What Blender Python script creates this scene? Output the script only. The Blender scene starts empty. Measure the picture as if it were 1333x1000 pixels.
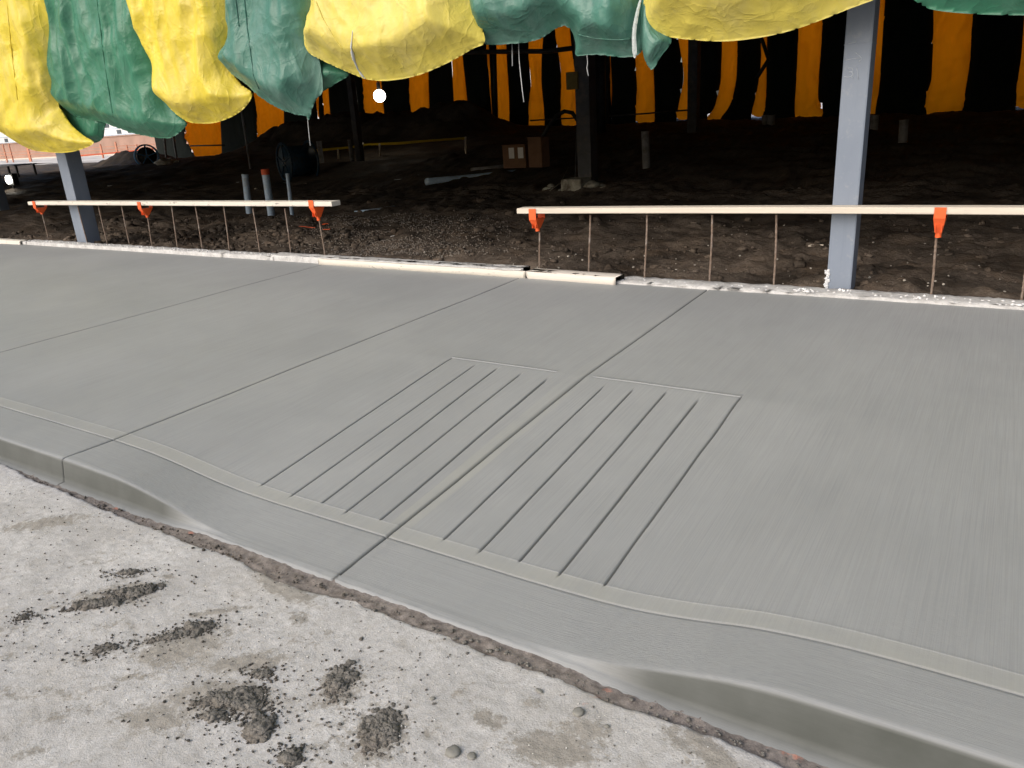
import bpy, bmesh, math, random
import numpy as np
from mathutils import Vector, Matrix, noise as mn
rnd = random.Random(7)
S = bpy.context.scene
COL = S.collection
R = math.radians

# ------------------------------------------------------------------ camera numbers
CF, CP, CR, CY, CH = 995.6, R(19.367), R(3.729), R(-33.401), 1.6
F_ = np.array([math.sin(CY)*math.cos(CP), math.cos(CY)*math.cos(CP), -math.sin(CP)])
R0 = np.array([math.cos(CY), -math.sin(CY), 0.0]); U0 = np.cross(R0, F_)
RX = R0*math.cos(CR) - U0*math.sin(CR); DN = -U0*math.cos(CR) - R0*math.sin(CR)
P0 = np.array([0, 0, CH])
def ray(x, y): return F_*CF + RX*(x-666.5) + DN*(y-500)
def pv(x, y, v):
    d = ray(x, y); return P0 + d*(v/d[1])
def pz(x, y, z):
    d = ray(x, y); return P0 + d*((z-CH)/d[2])

# ------------------------------------------------------------------ numpy noise
_rs = np.random.RandomState(3)
_perm = _rs.permutation(4096)
_g = _rs.uniform(0, 2*np.pi, 4096); _gx, _gy = np.cos(_g), np.sin(_g)
def _h(i, j): return _perm[(_perm[i & 4095] + j) & 4095]
def pn(x, y):
    x = np.asarray(x, float); y = np.asarray(y, float)
    i = np.floor(x).astype(int); j = np.floor(y).astype(int); fx = x-i; fy = y-j
    u = fx*fx*fx*(fx*(fx*6-15)+10); w = fy*fy*fy*(fy*(fy*6-15)+10)
    def g(a, b, dx, dy):
        k = _h(a, b); return _gx[k]*dx + _gy[k]*dy
    n00 = g(i, j, fx, fy); n10 = g(i+1, j, fx-1, fy); n01 = g(i, j+1, fx, fy-1); n11 = g(i+1, j+1, fx-1, fy-1)
    return (n00*(1-u)+n10*u)*(1-w) + (n01*(1-u)+n11*u)*w
def fbm(x, y, o=4, g=.5):
    s = 0; a = 1
    for k in range(o): s = s + a*pn(x*2**k+17.3*k, y*2**k-9.1*k); a *= g
    return s
def ridge(x, y, o=3):
    s = 0; a = 1
    for k in range(o): s = s + a*(1-np.abs(pn(x*2**k+5.7*k, y*2**k+3.9*k))*2.2); a *= .5
    return s
def lump(x, y, seed=0):
    """soil lumps: rounded bumps with creases between them"""
    i = np.floor(x).astype(int); j = np.floor(y).astype(int)
    d1 = np.full(np.shape(x), 9.); d2 = d1.copy()
    for a in (-1, 0, 1):
        for b in (-1, 0, 1):
            k = _h(i+a+seed, j+b); px = i+a+.5+.45*_gx[k]; py = j+b+.5+.45*_gy[k]
            d = np.hypot(x-px, y-py); d2 = np.minimum(d2, np.maximum(d1, d)); d1 = np.minimum(d1, d)
    return d1, d2
def sm(a, b, x):
    t = np.clip((x-a)/(b-a), 0, 1); return t*t*(3-2*t)

# ------------------------------------------------------------------ object helpers
def tag(o, label=None, cat=None, group=None, kind=None):
    if label: o['label'] = label
    if cat: o['category'] = cat
    if group: o['group'] = group
    if kind: o['kind'] = kind
    return o
def empty(name, loc, label, cat, group=None, rz=0):
    o = bpy.data.objects.new(name, None); COL.objects.link(o); o.location = loc; o.rotation_euler = (0, 0, rz)
    o.empty_display_size = .1
    return tag(o, label, cat, group)
def link(name, me, mat, parent=None, smooth=True, loc=None):
    o = bpy.data.objects.new(name, me); COL.objects.link(o)
    if mat: me.materials.append(mat)
    if smooth: me.polygons.foreach_set('use_smooth', [True]*len(me.polygons))
    if parent: o.parent = parent
    if loc is not None: o.location = loc
    return o
def mesh_np(verts, faces, name='m'):
    me = bpy.data.meshes.new(name)
    verts = np.asarray(verts, np.float32); faces = np.asarray(faces, np.int32); k = faces.shape[1]
    me.vertices.add(len(verts)); me.vertices.foreach_set('co', verts.ravel())
    me.loops.add(faces.size); me.loops.foreach_set('vertex_index', faces.ravel())
    me.polygons.add(len(faces)); me.polygons.foreach_set('loop_start', np.arange(0, faces.size, k, dtype=np.int32))
    try: me.polygons.foreach_set('loop_total', np.full(len(faces), k, np.int32))
    except Exception: pass
    me.update(calc_edges=True); me.validate(); return me
def attr(me, name, arr):
    a = me.attributes.new(name, 'FLOAT', 'POINT'); a.data.foreach_set('value', np.asarray(arr, np.float32).ravel())
def gridmesh(X, Y, Z, name='m'):
    ny, nx = X.shape
    V = np.stack([X, Y, Z], -1).reshape(-1, 3); i = np.arange(ny*nx).reshape(ny, nx)
    Fc = np.stack([i[:-1, :-1], i[:-1, 1:], i[1:, 1:], i[1:, :-1]], -1).reshape(-1, 4)
    return mesh_np(V, Fc, name)
def bm_mesh(bm, name='m'):
    me = bpy.data.meshes.new(name); bm.to_mesh(me); bm.free(); return me
def add_box(bm, lo, hi, bevel=0, M=None):
    lo = Vector(lo); hi = Vector(hi); c = (lo+hi)/2; s = hi-lo
    m = Matrix.Translation(c) @ Matrix.Diagonal((s.x, s.y, s.z, 1))
    if M is not None: m = M @ m
    r = bmesh.ops.create_cube(bm, size=1, matrix=m)
    if bevel:
        es = list({e for v in r['verts'] for e in v.link_edges})
        bmesh.ops.bevel(bm, geom=es, offset=bevel, segments=2, affect='EDGES', profile=.6)
def add_tube(bm, pts, r, seg=8, caps=True):
    pts = [Vector(p) for p in pts]; n = len(pts); rs = r if isinstance(r, (list, tuple)) else [r]*n
    rings = []; prev = None
    for i, p in enumerate(pts):
        d = (pts[min(i+1, n-1)] - pts[max(i-1, 0)]).normalized()
        if prev is None: a = d.orthogonal().normalized()
        else:
            a = prev - d*prev.dot(d); a = a.normalized() if a.length > 1e-6 else d.orthogonal().normalized()
        prev = a; b = d.cross(a)
        rings.append([bm.verts.new(p + (a*math.cos(t)+b*math.sin(t))*rs[i]) for t in [2*math.pi*k/seg for k in range(seg)]])
    for i in range(n-1):
        for k in range(seg):
            bm.faces.new((rings[i][k], rings[i][(k+1) % seg], rings[i+1][(k+1) % seg], rings[i+1][k]))
    if caps:
        bm.faces.new(rings[0][::-1]); bm.faces.new(rings[-1])
def tube(name, pts, r, mat, parent=None, seg=8, smooth=True):
    bm = bmesh.new(); add_tube(bm, pts, r, seg); bmesh.ops.recalc_face_normals(bm, faces=bm.faces)
    o = link(name, bm_mesh(bm, name), mat, parent, smooth); return o
def box(name, lo, hi, mat, parent=None, bevel=.003, M=None):
    bm = bmesh.new(); add_box(bm, lo, hi, bevel, M); return link(name, bm_mesh(bm, name), mat, parent, False)

# ------------------------------------------------------------------ material helpers
class NT:
    def __init__(s, name, rough=.8, spec=.3):
        s.m = bpy.data.materials.new(name); s.m.use_nodes = True; s.t = s.m.node_tree; s.N = s.t.nodes; s.L = s.t.links
        s.b = s.N['Principled BSDF']; s.b.inputs['Roughness'].default_value = rough
        s.b.inputs['Specular IOR Level'].default_value = spec
        tc = s.N.new('ShaderNodeTexCoord'); s.co = tc.outputs['Object']
    def set(s, inp, v):
        if isinstance(v, bpy.types.NodeSocket): s.L.new(v, inp)
        else: inp.default_value = v
    def map(s, scale=(1, 1, 1), co=None):
        n = s.N.new('ShaderNodeMapping'); n.inputs['Scale'].default_value = scale; s.L.new(co or s.co, n.inputs[0]); return n.outputs[0]
    def noise(s, sc, det=4, rough=.55, co=None, dist=0):
        n = s.N.new('ShaderNodeTexNoise'); n.inputs['Scale'].default_value = sc; n.inputs['Detail'].default_value = det
        n.inputs['Roughness'].default_value = rough; n.inputs['Distortion'].default_value = dist
        s.L.new(co or s.co, n.inputs['Vector']); return n.outputs[0]
    def vor(s, sc, feat='F1', co=None, out=0):
        n = s.N.new('ShaderNodeTexVoronoi'); n.feature = feat; n.inputs['Scale'].default_value = sc
        s.L.new(co or s.co, n.inputs['Vector']); return n.outputs[out]
    def ramp(s, f, *stops):
        n = s.N.new('ShaderNodeValToRGB'); e = n.color_ramp.elements
        while len(e) < len(stops): e.new(.5)
        for k, (p, c) in enumerate(stops):
            e[k].position = p; e[k].color = (*c, 1) if isinstance(c, tuple) else (c, c, c, 1)
        s.set(n.inputs[0], f); return n.outputs[0]
    def mix(s, f, a, b, mode='MIX'):
        n = s.N.new('ShaderNodeMix'); n.data_type = 'RGBA'; n.blend_type = mode
        s.set(n.inputs[0], f)
        for i, v in ((6, a), (7, b)):
            if isinstance(v, tuple): v = (*v[:3], 1)
            s.set(n.inputs[i], v)
        return n.outputs[2]
    def math(s, op, a, b=0., c=None):
        n = s.N.new('ShaderNodeMath'); n.operation = op; s.set(n.inputs[0], a); s.set(n.inputs[1], b)
        if c is not None: s.set(n.inputs[2], c)
        return n.outputs[0]
    def attr(s, name):
        n = s.N.new('ShaderNodeAttribute'); n.attribute_name = name; return n.outputs['Fac']
    def bump(s, h, strength=.3, dist=.01, prev=None):
        n = s.N.new('ShaderNodeBump'); n.inputs['Strength'].default_value = strength; n.inputs['Distance'].default_value = dist
        s.L.new(h, n.inputs['Height'])
        if prev: s.L.new(prev, n.inputs['Normal'])
        return n.outputs[0]
    def out(s, color=None, normal=None, rough=None, **kw):
        if color is not None: s.set(s.b.inputs['Base Color'], (*color, 1) if isinstance(color, tuple) else color)
        if normal is not None: s.L.new(normal, s.b.inputs['Normal'])
        if rough is not None: s.set(s.b.inputs['Roughness'], rough)
        return s.m
def simple(name, col, rough=.6, var=.15, sc=12, bump=.1, metal=0, spec=.3, dirt=None):
    n = NT(name, rough, spec); f = n.noise(sc, 5)
    d = tuple(c*(1-var) for c in col); l = tuple(min(1, c*(1+var)) for c in col)
    c = n.ramp(f, (.3, d), (.7, l))
    if dirt: c = n.mix(n.ramp(n.noise(sc*.6, 6, .7), (.5, 0.), (.68, 1.)), c, dirt)
    n.b.inputs['Metallic'].default_value = metal
    return n.out(c, n.bump(n.noise(sc*6, 4), bump, .01))

# concrete of the pavement
def mat_slab():
    n = NT('fresh_concrete', .62, .35)
    band = n.attr('band'); kerb = n.attr('kerb'); face = n.attr('face'); gro = n.attr('groove')
    sv = n.noise(1, 5, .65, n.map((330, 2.2, 2)))          # brooming across the walk
    sv2 = n.noise(1, 4, .6, n.map((60, .9, 1)))
    su = n.noise(1, 5, .65, n.map((2.2, 330, 200)))         # brooming along the kerb
    streak = n.mix(kerb, sv, su)
    rough_area = n.ramp(n.noise(1.3, 3), (.4, 0.35), (.62, 1.))
    big = n.noise(.8, 4, .55); mid = n.noise(5, 5, .6); fine = n.noise(260, 3)
    c = n.ramp(big, (.3, (.305, .316, .318)), (.7, (.352, .362, .360)))
    c = n.mix(n.math('MULTIPLY', n.ramp(mid, (.35, 0.), (.65, 1.)), .25), c, (.28, .29, .285))
    c = n.mix(n.math('MULTIPLY', n.ramp(sv2, (.35, 0.), (.65, 1.)), .22), c, (.335, .338, .335))
    c = n.mix(n.math('MULTIPLY', n.ramp(streak, (.40, 1.), (.56, 0.)), .28), c, (.19, .198, .198))
    cp = n.noise(1.1, 6, .62, n.map((1, .55, 1)), .6); c = n.mix(n.math('MULTIPLY', n.ramp(cp, (.46, 0.), (.62, 1.)), .22), c, (.375, .382, .375))
    cp2 = n.noise(.75, 5, .6, n.map((1.3, .8, 1)), .4); c = n.mix(n.math('MULTIPLY', n.ramp(cp2, (.50, 0.), (.66, 1.)), .20), c, (.255, .263, .265))
    tr = n.noise(1, 3, .5, n.map((16, .35, 1)), .3); c = n.mix(n.math('MULTIPLY', n.ramp(tr, (.60, 0.), (.66, 1.)), .05), c, (.2, .205, .205))
    c = n.mix(n.math('MULTIPLY', band, n.ramp(n.noise(2.6, 5, .7), (.3, .1), (.7, .7))), c, (.375, .375, .335))
    c = n.mix(n.math('MULTIPLY', face, n.ramp(n.noise(3, 5), (.3, .8), (.7, 1.))), c, (.072, .078, .070))  # kerb face: fresh concrete tone, darkened further to stand in for shade
    c = n.mix(n.math('MULTIPLY', gro, .8), c, (.06, .063, .06))
    pit = n.vor(4.2); pitm = n.ramp(pit, (.0, 1.), (.022, 0.))
    c = n.mix(n.math('MULTIPLY', pitm, .6), c, (.1, .1, .1))
    h = n.math('MULTIPLY', streak, n.math('MULTIPLY', rough_area, n.math('SUBTRACT', 1., n.math('MULTIPLY', n.math('MAXIMUM', band, face), .85))))
    nb = n.bump(h, .42, .004); nb = n.bump(fine, .14, .002, nb); nb = n.bump(mid, .10, .012, nb)
    nb = n.bump(n.noise(30, 5, .7), .1, .006, nb)
    return n.out(c, nb, n.ramp(big, (.3, .55), (.7, .72)))
def mat_road():
    n = NT('dusty_road', .95, .1)
    gap = n.attr('gap'); mud = n.attr('mud'); paint = n.attr('paint')
    a = n.noise(3, 6, .6); b = n.noise(45, 6, .7); g = n.noise(220, 4, .7); agg = n.vor(150)
    c = n.ramp(a, (.32, (.47, .462, .448)), (.5, (.575, .567, .552)), (.7, (.66, .652, .636)))
    c = n.mix(n.math('MULTIPLY', n.ramp(b, (.42, 1.), (.58, 0.)), .45), c, (.40, .385, .36))
    c = n.mix(n.math('MULTIPLY', n.ramp(agg, (.10, 1.), (.26, 0.)), .22), c, (.72, .71, .69))
    c = n.mix(n.math('MULTIPLY', n.ramp(g, (.38, 1.), (.5, 0.)), .35), c, (.27, .255, .235))
    e = n.math('ADD', mud, n.math('MULTIPLY', n.math('SUBTRACT', n.noise(26, 6, .75), .5), 1.9))
    e = n.math('ADD', e, n.math('MULTIPLY', n.math('SUBTRACT', n.noise(120, 3, .7), .5), .8))
    m = n.ramp(e, (.40, 0.), (.62, 1.))
    mc = n.ramp(n.noise(60, 5, .7), (.3, (.24, .22, .19)), (.7, (.37, .345, .30)))
    c = n.mix(n.math('MULTIPLY', m, .85), c, mc)
    sp_ = n.ramp(n.noise(1, 5, .7, n.map((90, 60, 60))), (.60, 0.), (.68, 1.)); c = n.mix(n.math('MULTIPLY', sp_, .55), c, (.27, .25, .225))
    # sparse stains
    st = n.ramp(n.noise(9, 7, .72), (.54, 0.), (.66, 1.)); c = n.mix(n.math('MULTIPLY', st, .45), c, (.36, .335, .295))
    s3 = n.ramp(n.noise(2.1, 6, .7, dist=.6), (.52, 0.), (.64, 1.)); c = n.mix(n.math('MULTIPLY', s3, .35), c, (.42, .395, .355))
    soil = n.ramp(n.noise(40, 6, .7), (.3, (.13, .112, .10)), (.7, (.33, .295, .265)))
    c = n.mix(n.ramp(n.math('ADD', gap, n.math('MULTIPLY', n.math('SUBTRACT', n.noise(70, 5, .7), .5), .5)), (.42, 0.), (.56, 1.)), c, soil)
    pe = n.math('ADD', paint, n.math('MULTIPLY', n.math('SUBTRACT', n.noise(55, 5, .8), .5), 2.))
    c = n.mix(n.math('MULTIPLY', n.ramp(pe, (.5, 0.), (.95, 1.)), .55), c, (.66, .26, .17))
    nb = n.bump(b, .26, .010); nb = n.bump(g, .4, .004, nb); nb = n.bump(agg, .25, .003, nb)
    return n.out(c, nb)
def mat_soil(name='dark_soil', lo=(.060, .047, .037), hi=(.145, .113, .088), gr=(.25, .212, .175)):
    n = NT(name, .92, .15)
    a = n.noise(1.2, 6, .65); b = n.noise(22, 6, .7); g = n.vor(60)
    c = n.ramp(a, (.3, lo), (.7, hi)); c = n.mix(n.math('MULTIPLY', n.ramp(b, (.45, 0.), (.7, 1.)), .5), c, gr)
    c = n.mix(n.math('MULTIPLY', n.ramp(n.noise(90, 3), (.62, 0.), (.72, 1.)), .5), c, (.26, .24, .21))
    dark_patch = n.ramp(n.noise(.55, 5, .62, dist=.7), (.44, 0.), (.58, 1.)); c = n.mix(n.math('MULTIPLY', dark_patch, .72), c, (.032, .026, .021))  # random dark patches, painting deeper interior shade into the soil colour
    tin = n.ramp(n.noise(2.7, 4, .6), (.5, 0.), (.68, 1.)); c = n.mix(n.math('MULTIPLY', tin, .35), c, (.15, .105, .07))
    n.set(n.b.inputs['Roughness'], n.ramp(dark_patch, (0., .95), (1., .6)))
    nb = n.bump(b, .7, .03); nb = n.bump(g, .35, .01, nb); nb = n.bump(n.noise(110, 4, .7), .4, .006, nb)
    return n.out(c, nb)
def mat_tarp(name, col, dusty, dustamt=.5, transl=None, rough=.42, tmix=.96):
    n = NT(name, rough, .45)
    w = n.noise(1.5, 4, .6); warp = n.mix(.12, n.co, n.N.new('ShaderNodeTexNoise').outputs[1])
    big = n.noise(1.6, 5, .6)
    c = n.ramp(big, (.3, tuple(x*.86 for x in col)), (.7, col))
    streakd = n.noise(1, 6, .7, n.map((3.2, 3, .8)))
    c = n.mix(n.math('MULTIPLY', n.ramp(streakd, (.46, 0.), (.70, 1.)), dustamt), c, dusty)
    grime = n.noise(9, 8, .78)
    c = n.mix(n.math('MULTIPLY', n.ramp(grime, (.56, 0.), (.70, 1.)), dustamt*.75), c, tuple(x*.45+.04 for x in dusty))
    def rid(sc, ang, st, det=3, dist=.6):
        mp = n.N.new('ShaderNodeMapping'); mp.inputs['Rotation'].default_value = (0, R(ang), 0); mp.inputs['Scale'].default_value = (1, 1, st)
        mp.vector_type = 'TEXTURE'; mp.inputs['Scale'].default_value = (1, 1, 1/st)
        n.L.new(n.co, mp.inputs[0]); f = n.noise(sc, det, .5, mp.outputs[0], dist)
        return n.ramp(n.math('ABSOLUTE', n.math('SUBTRACT', f, .5)), (0., 1.), (.02, .45), (.08, 0.))
    nb = n.bump(rid(2.3, 20, .45), .30, .016); nb = n.bump(rid(3.1, -55, .4), .26, .012, nb)
    nb = n.bump(rid(5.5, 75, .4), .22, .008, nb); nb = n.bump(rid(8.5, -15, .45), .18, .005, nb); nb = n.bump(rid(16, 40, .5), .18, .003, nb)
    nb = n.bump(n.noise(7, 4, .5), .10, .012, nb); nb = n.bump(n.noise(40, 3), .12, .002, nb)
    m = n.out(c, nb)
    if transl:
        t = n.N.new('ShaderNodeBsdfTranslucent'); t.inputs[0].default_value = (*transl, 1)
        cl = n.mix(1., n.ramp(n.noise(1, 5, .6, n.map((2.2, 1, .5))), (.3, .86), (.7, 1.)), (*transl, 1), 'MULTIPLY')
        n.L.new(cl, t.inputs[0])
        mx = n.N.new('ShaderNodeMixShader'); mx.inputs[0].default_value = tmix
        n.L.new(n.b.outputs[0], mx.inputs[1]); n.L.new(t.outputs[0], mx.inputs[2])
        n.L.new(mx.outputs[0], n.N['Material Output'].inputs[0])
    return m
def mat_lumber(name, base, dirt, amt, knots=True):
    n = NT(name, .75, .2)
    g = n.noise(1, 5, .6, n.map((1.5, 60, 60))); c = n.ramp(g, (.3, tuple(x*.8 for x in base)), (.7, base))
    k = n.ramp(n.vor(2.2, co=n.map((1, 8, 8))), (.0, 1.), (.13, 0.)); c = n.mix(n.math('MULTIPLY', k, .5), c, tuple(x*.45 for x in base))
    d = n.noise(7, 7, .75, n.map((1, 3, 3))); c = n.mix(n.math('MULTIPLY', n.ramp(d, (.58, 0.), (.66, 1.)), amt), c, dirt)
    return n.out(c, n.bump(g, .3, .003, n.bump(d, .3, .006)))
def mat_crust():
    n = NT('cement_splashed_wood', .9, .1)
    a = n.noise(6, 7, .75); c = n.ramp(a, (.32, (.40, .39, .38)), (.55, (.62, .615, .60)), (.75, (.76, .755, .74)))
    c = n.mix(n.math('MULTIPLY', n.ramp(n.noise(30, 6, .75), (.54, 0.), (.64, 1.)), .65), c, (.36, .35, .33))
    return n.out(c, n.bump(n.noise(35, 6, .7), .8, .012, n.bump(a, .5, .015)))
def mat_steel():
    n = NT('grey_primed_steel', .5, .4)
    a = n.noise(2.5, 5, .6, n.map((1, 1, .5))); c = n.ramp(a, (.3, (.19, .225, .285)), (.7, (.235, .272, .335)))
    c = n.mix(n.math('MULTIPLY', n.ramp(n.noise(14, 7, .75), (.57, 0.), (.68, 1.)), .45), c, (.33, .35, .37))
    c = n.mix(n.math('MULTIPLY', n.ramp(n.noise(5, 8, .8, dist=1.), (.63, 0.), (.66, 1.)), .4), c, (.13, .145, .17))
    c = n.mix(n.math('MULTIPLY', n.ramp(n.noise(1, 6, .7, n.map((30, 30, 1.2))), (.56, 0.), (.7, 1.)), .25), c, (.12, .14, .18))
    return n.out(c, n.bump(n.noise(90, 3), .08, .003))
def emis(name, col, st):
    n = NT(name); n.b.inputs['Base Color'].default_value = (*col, 1)
    n.b.inputs['Emission Color'].default_value = (*col, 1); n.b.inputs['Emission Strength'].default_value = st; return n.m

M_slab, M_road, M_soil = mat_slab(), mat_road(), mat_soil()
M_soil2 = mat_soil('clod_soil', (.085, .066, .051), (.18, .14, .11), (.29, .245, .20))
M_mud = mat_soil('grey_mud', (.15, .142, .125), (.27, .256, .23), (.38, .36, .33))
M_yel = mat_tarp('yellow_tarp', (.84, .68, .065), (.66, .55, .26), .45, transl=(.95, .72, .07), tmix=.14)
M_yel2 = mat_tarp('pale_yellow_tarp', (.84, .71, .13), (.72, .63, .32), .4, transl=(.95, .74, .11), tmix=.14)
M_grn = mat_tarp('green_tarp', (.038, .185, .108), (.10, .22, .165), .45)
M_grn2 = mat_tarp('dusty_green_tarp', (.062, .19, .145), (.17, .28, .245), .6)
M_grn3 = mat_tarp('white_tarp_hem', (.5, .55, .55), (.3, .38, .36), .5)
M_grnd = mat_tarp('shaded_green_tarp', (.006, .012, .010), (.012, .018, .015), .3, rough=.9)  # green tarp against the light, its shade put into a near-black colour
M_org = mat_tarp('backlit_orange_tarp', (.55, .30, .03), (.35, .18, .03), .5, transl=(1., .245, .003), rough=.6)
M_lum = mat_lumber('clean_lumber', (.74, .665, .56), (.45, .42, .38), .35)
M_lumw2 = mat_lumber('pale_plank', (.80, .74, .66), (.5, .48, .45), .3)
M_lumw = mat_lumber('whitened_lumber', (.78, .73, .64), (.16, .155, .15), .8)
M_crust, M_steel = mat_crust(), mat_steel()
M_rebar = simple('rusty_rebar', (.20, .145, .11), .8, .3, 30, .3, spec=.3, dirt=(.33, .29, .26))
M_orange = simple('orange_plastic', (.86, .13, .03), .45, .1, 20, .05, spec=.4)
M_pvc = simple('grey_blue_plastic', (.44, .56, .70), .45, .10, 6, .05, dirt=(.36, .36, .36))
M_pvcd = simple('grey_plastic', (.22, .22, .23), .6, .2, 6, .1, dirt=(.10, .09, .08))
M_redcap = simple('orange_red_cap', (.62, .10, .03), .5)
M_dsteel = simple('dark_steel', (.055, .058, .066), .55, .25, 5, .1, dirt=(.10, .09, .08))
M_conc = simple('pale_footing_concrete', (.36, .34, .28), .9, .25, 8, .6, dirt=(.12, .10, .08))
M_card = simple('brown_cardboard', (.17, .095, .055), .85, .15, 5, .1)
M_paper = simple('white_paper', (.7, .7, .68), .8, .05)
M_black = simple('black_rubber', (.03, .032, .034), .6, .3)
M_blue = simple('blue_plastic', (.12, .30, .55), .4, .2)
M_bluedk = simple('dark_blue_plastic', (.02, .055, .10), .5, .3, dirt=(.04, .04, .04))
M_tape = simple('yellow_caution_tape', (.62, .50, .05), .5, .3, 60)
M_string = simple('white_frayed_string', (.6, .62, .63), .9)
M_gravel = simple('grey_gravel', (.19, .165, .14), .9, .5, 22, .5)
M_added_deck = simple('added_dark_deck', (.03, .03, .03), .9)
M_board = simple('brown_hoarding', (.40, .255, .20), .9, .15, .8, .2, dirt=(.33, .22, .17))
M_white = simple('white_cladding', (.78, .79, .80), .7, .05, 1)
M_glass = simple('dark_window', (.10, .12, .14), .3, .2, 3)
M_fence = simple('faded_orange_paint', (.55, .24, .15), .7, .15, 4)
M_chalk = simple('chalk', (.42, .46, .52), .95, .1)
M_ochre = simple('ochre_box', (.16, .12, .03), .6, .2)
M_bulb = emis('lit_bulb', (1., .93, .78), 9); M_flood = emis('lit_floodlight', (1., .95, .85), 14)

# ------------------------------------------------------------------ pavement slab with lowered kerb
V1, VB, VM = 1.982, 6.02, 3.70
GB = [-2.802, -2.598, -2.413, -2.256, -2.069, -1.734, -1.554, -1.379, -1.203, -1.031]
GT = [-2.935, -2.713, -2.546, -2.354, -2.165, -1.799, -1.627, -1.444, -1.252, -1.056]
GE = [3.775, 3.69, 3.70, 3.66, 3.65, 3.65, 3.68, 3.71, 3.655, 3.79]     # far ends
jb = [-6.42, -3.86, -1.965]; jm = [-6.40, -3.81, -1.962]; jt = [-6.36, -3.77, -1.985]
cb = np.array([-40]+[jb[0], jb[1]]+GB[:5]+[jb[2]]+GB[5:]+[12]); cm = np.array([-40]+[jm[0], jm[1]]+GT[:5]+[jm[2]]+GT[5:]+[12])
ct = cm.copy(); ct[1] = jt[0]; ct[2] = jt[1]; ct[8] = jt[2]
hu = np.array([-40, -5, -3.9, -3.55, -3.3, -3.1, -2.9, -2.6, -1.3, -1.0, -.86, -.68, -.49, -.3, -.1, .2, 12])
hz = np.array([.112, .112, .106, .094, .070, .044, .026, .017, .015, .020, .030, .056, .094, .113, .121, .124, .124])
nu = np.array([-40, -3.7, -3.35, -3.2, -3.05, -2.92, -2.78, -2.6, -1.15, -.98, -.82, -.65, -.5, -.35, -.1, .2, 12])
nz = np.array([.112, .110, .101, .084, .059, .036, .014, .001, .001, .010, .030, .068, .104, .122, .130, .134, .134])
def smi(x, xs, ys):
    k = .07; return (np.interp(x-k, xs, ys)+2*np.interp(x, xs, ys)+np.interp(x+k, xs, ys))/4
def slab_z(u, v):
    hk = smi(u, hu, hz); t = np.clip((v-V1)/(3.76-V1), 0, 1)
    top = .132 + (v-3.76)*.0125
    z = np.where(v > 3.76, top, hk + (.132-hk)*(t*.85+.15*t*t*(3-2*t)))
    zz = z + .0035*pn(u*.9, v*1.1) + .0012*pn(u*4, v*4)
    k = np.clip((V1-v)/(V1-1.72), 0, 1); nn = smi(u, nu, nz)
    return np.where(v < V1, hk*(1-k)+nn*k + .0012*pn(u*3, v*5), zz)
def axis(segs, centers, offs, clear):
    xs = []
    for a, b, st in segs: xs += list(np.arange(a, b, st))
    xs.append(segs[-1][1]); xs = np.array(xs)
    for c in centers: xs = xs[np.abs(xs-c) > clear]
    add = [c+o for c in centers for o in offs]
    return np.unique(np.round(np.concatenate([xs, add]), 5))
offs = (-.055, -.050, -.016, -.0075, -.0045, -.0015, .0015, .0045, .0075, .016, .050, .055)
allc = GB+jb
us = axis([(-40, -14, .4), (-14, -5, .06), (-5, .6, .022), (.6, 12, .3)], allc, offs, .058)
voff = (-.012, -.005, -.002, 0, .003, .007, .012)
vs = axis([(1.80, 2.14, .02), (2.14, 4.2, .035), (4.2, VB, .06)], [V1, V1+.088, 3.775], voff, .014)
# kerb nose rows
rows = []
for v in vs: rows.append(('top', v))
UU, VV = np.meshgrid(us, vs)
X = np.empty_like(UU)
for r_, v in enumerate(vs):
    if v < VM: c = cb + (cm-cb)*(v-V1)/(VM-V1) if v > V1 else cb
    else: c = cm + (ct-cm)*(v-VM)/(VB-VM)
    X[r_] = np.interp(us, cb, c)
wob = .012*pn(VV*2.3, 0*VV+3)*np.exp(-((UU+1.031)/.05)**2) + .004*pn(VV*1.5, UU*2)
X = X + wob*(VV > V1)
Z = slab_z(X, VV)
gro = np.zeros_like(Z); band = np.zeros_like(Z)
def carve(uc, va, vb, depth, hw, strength=1.):
    global Z, gro
    d = np.abs(UU-uc); end = sm(va-.012, va+.01, VV)*(1-sm(vb-.02, vb+.008, VV))
    irr = 1+.35*pn(VV*14, 0*VV+uc*9)
    p = np.clip(1-d/hw, 0, 1)**.8
    Z = Z - depth*p*end*irr; gro = np.maximum(gro, np.clip(p*1.6, 0, 1)*end*strength)
    lip = np.exp(-((d-.013)/.006)**2)*.0010*end*(1+pn(VV*30, UU*8)); Z = Z + lip
for k, g in enumerate(GB): carve(g, V1+.085+rnd.uniform(-.01, .02), GE[k], .0105 if k < 9 else .011, .0056 if k < 9 else .0052)
carve(jb[0], 1.6, 7, .012, .008, .8); carve(jb[1], 1.6, 7, .015, .008, .9)
dj = np.abs(UU-jb[2]); carve(jb[2], 1.6, 3.72, .015, .0082, .85); carve(jb[2], 3.70, 7, .012, .0072, .9)
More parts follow.
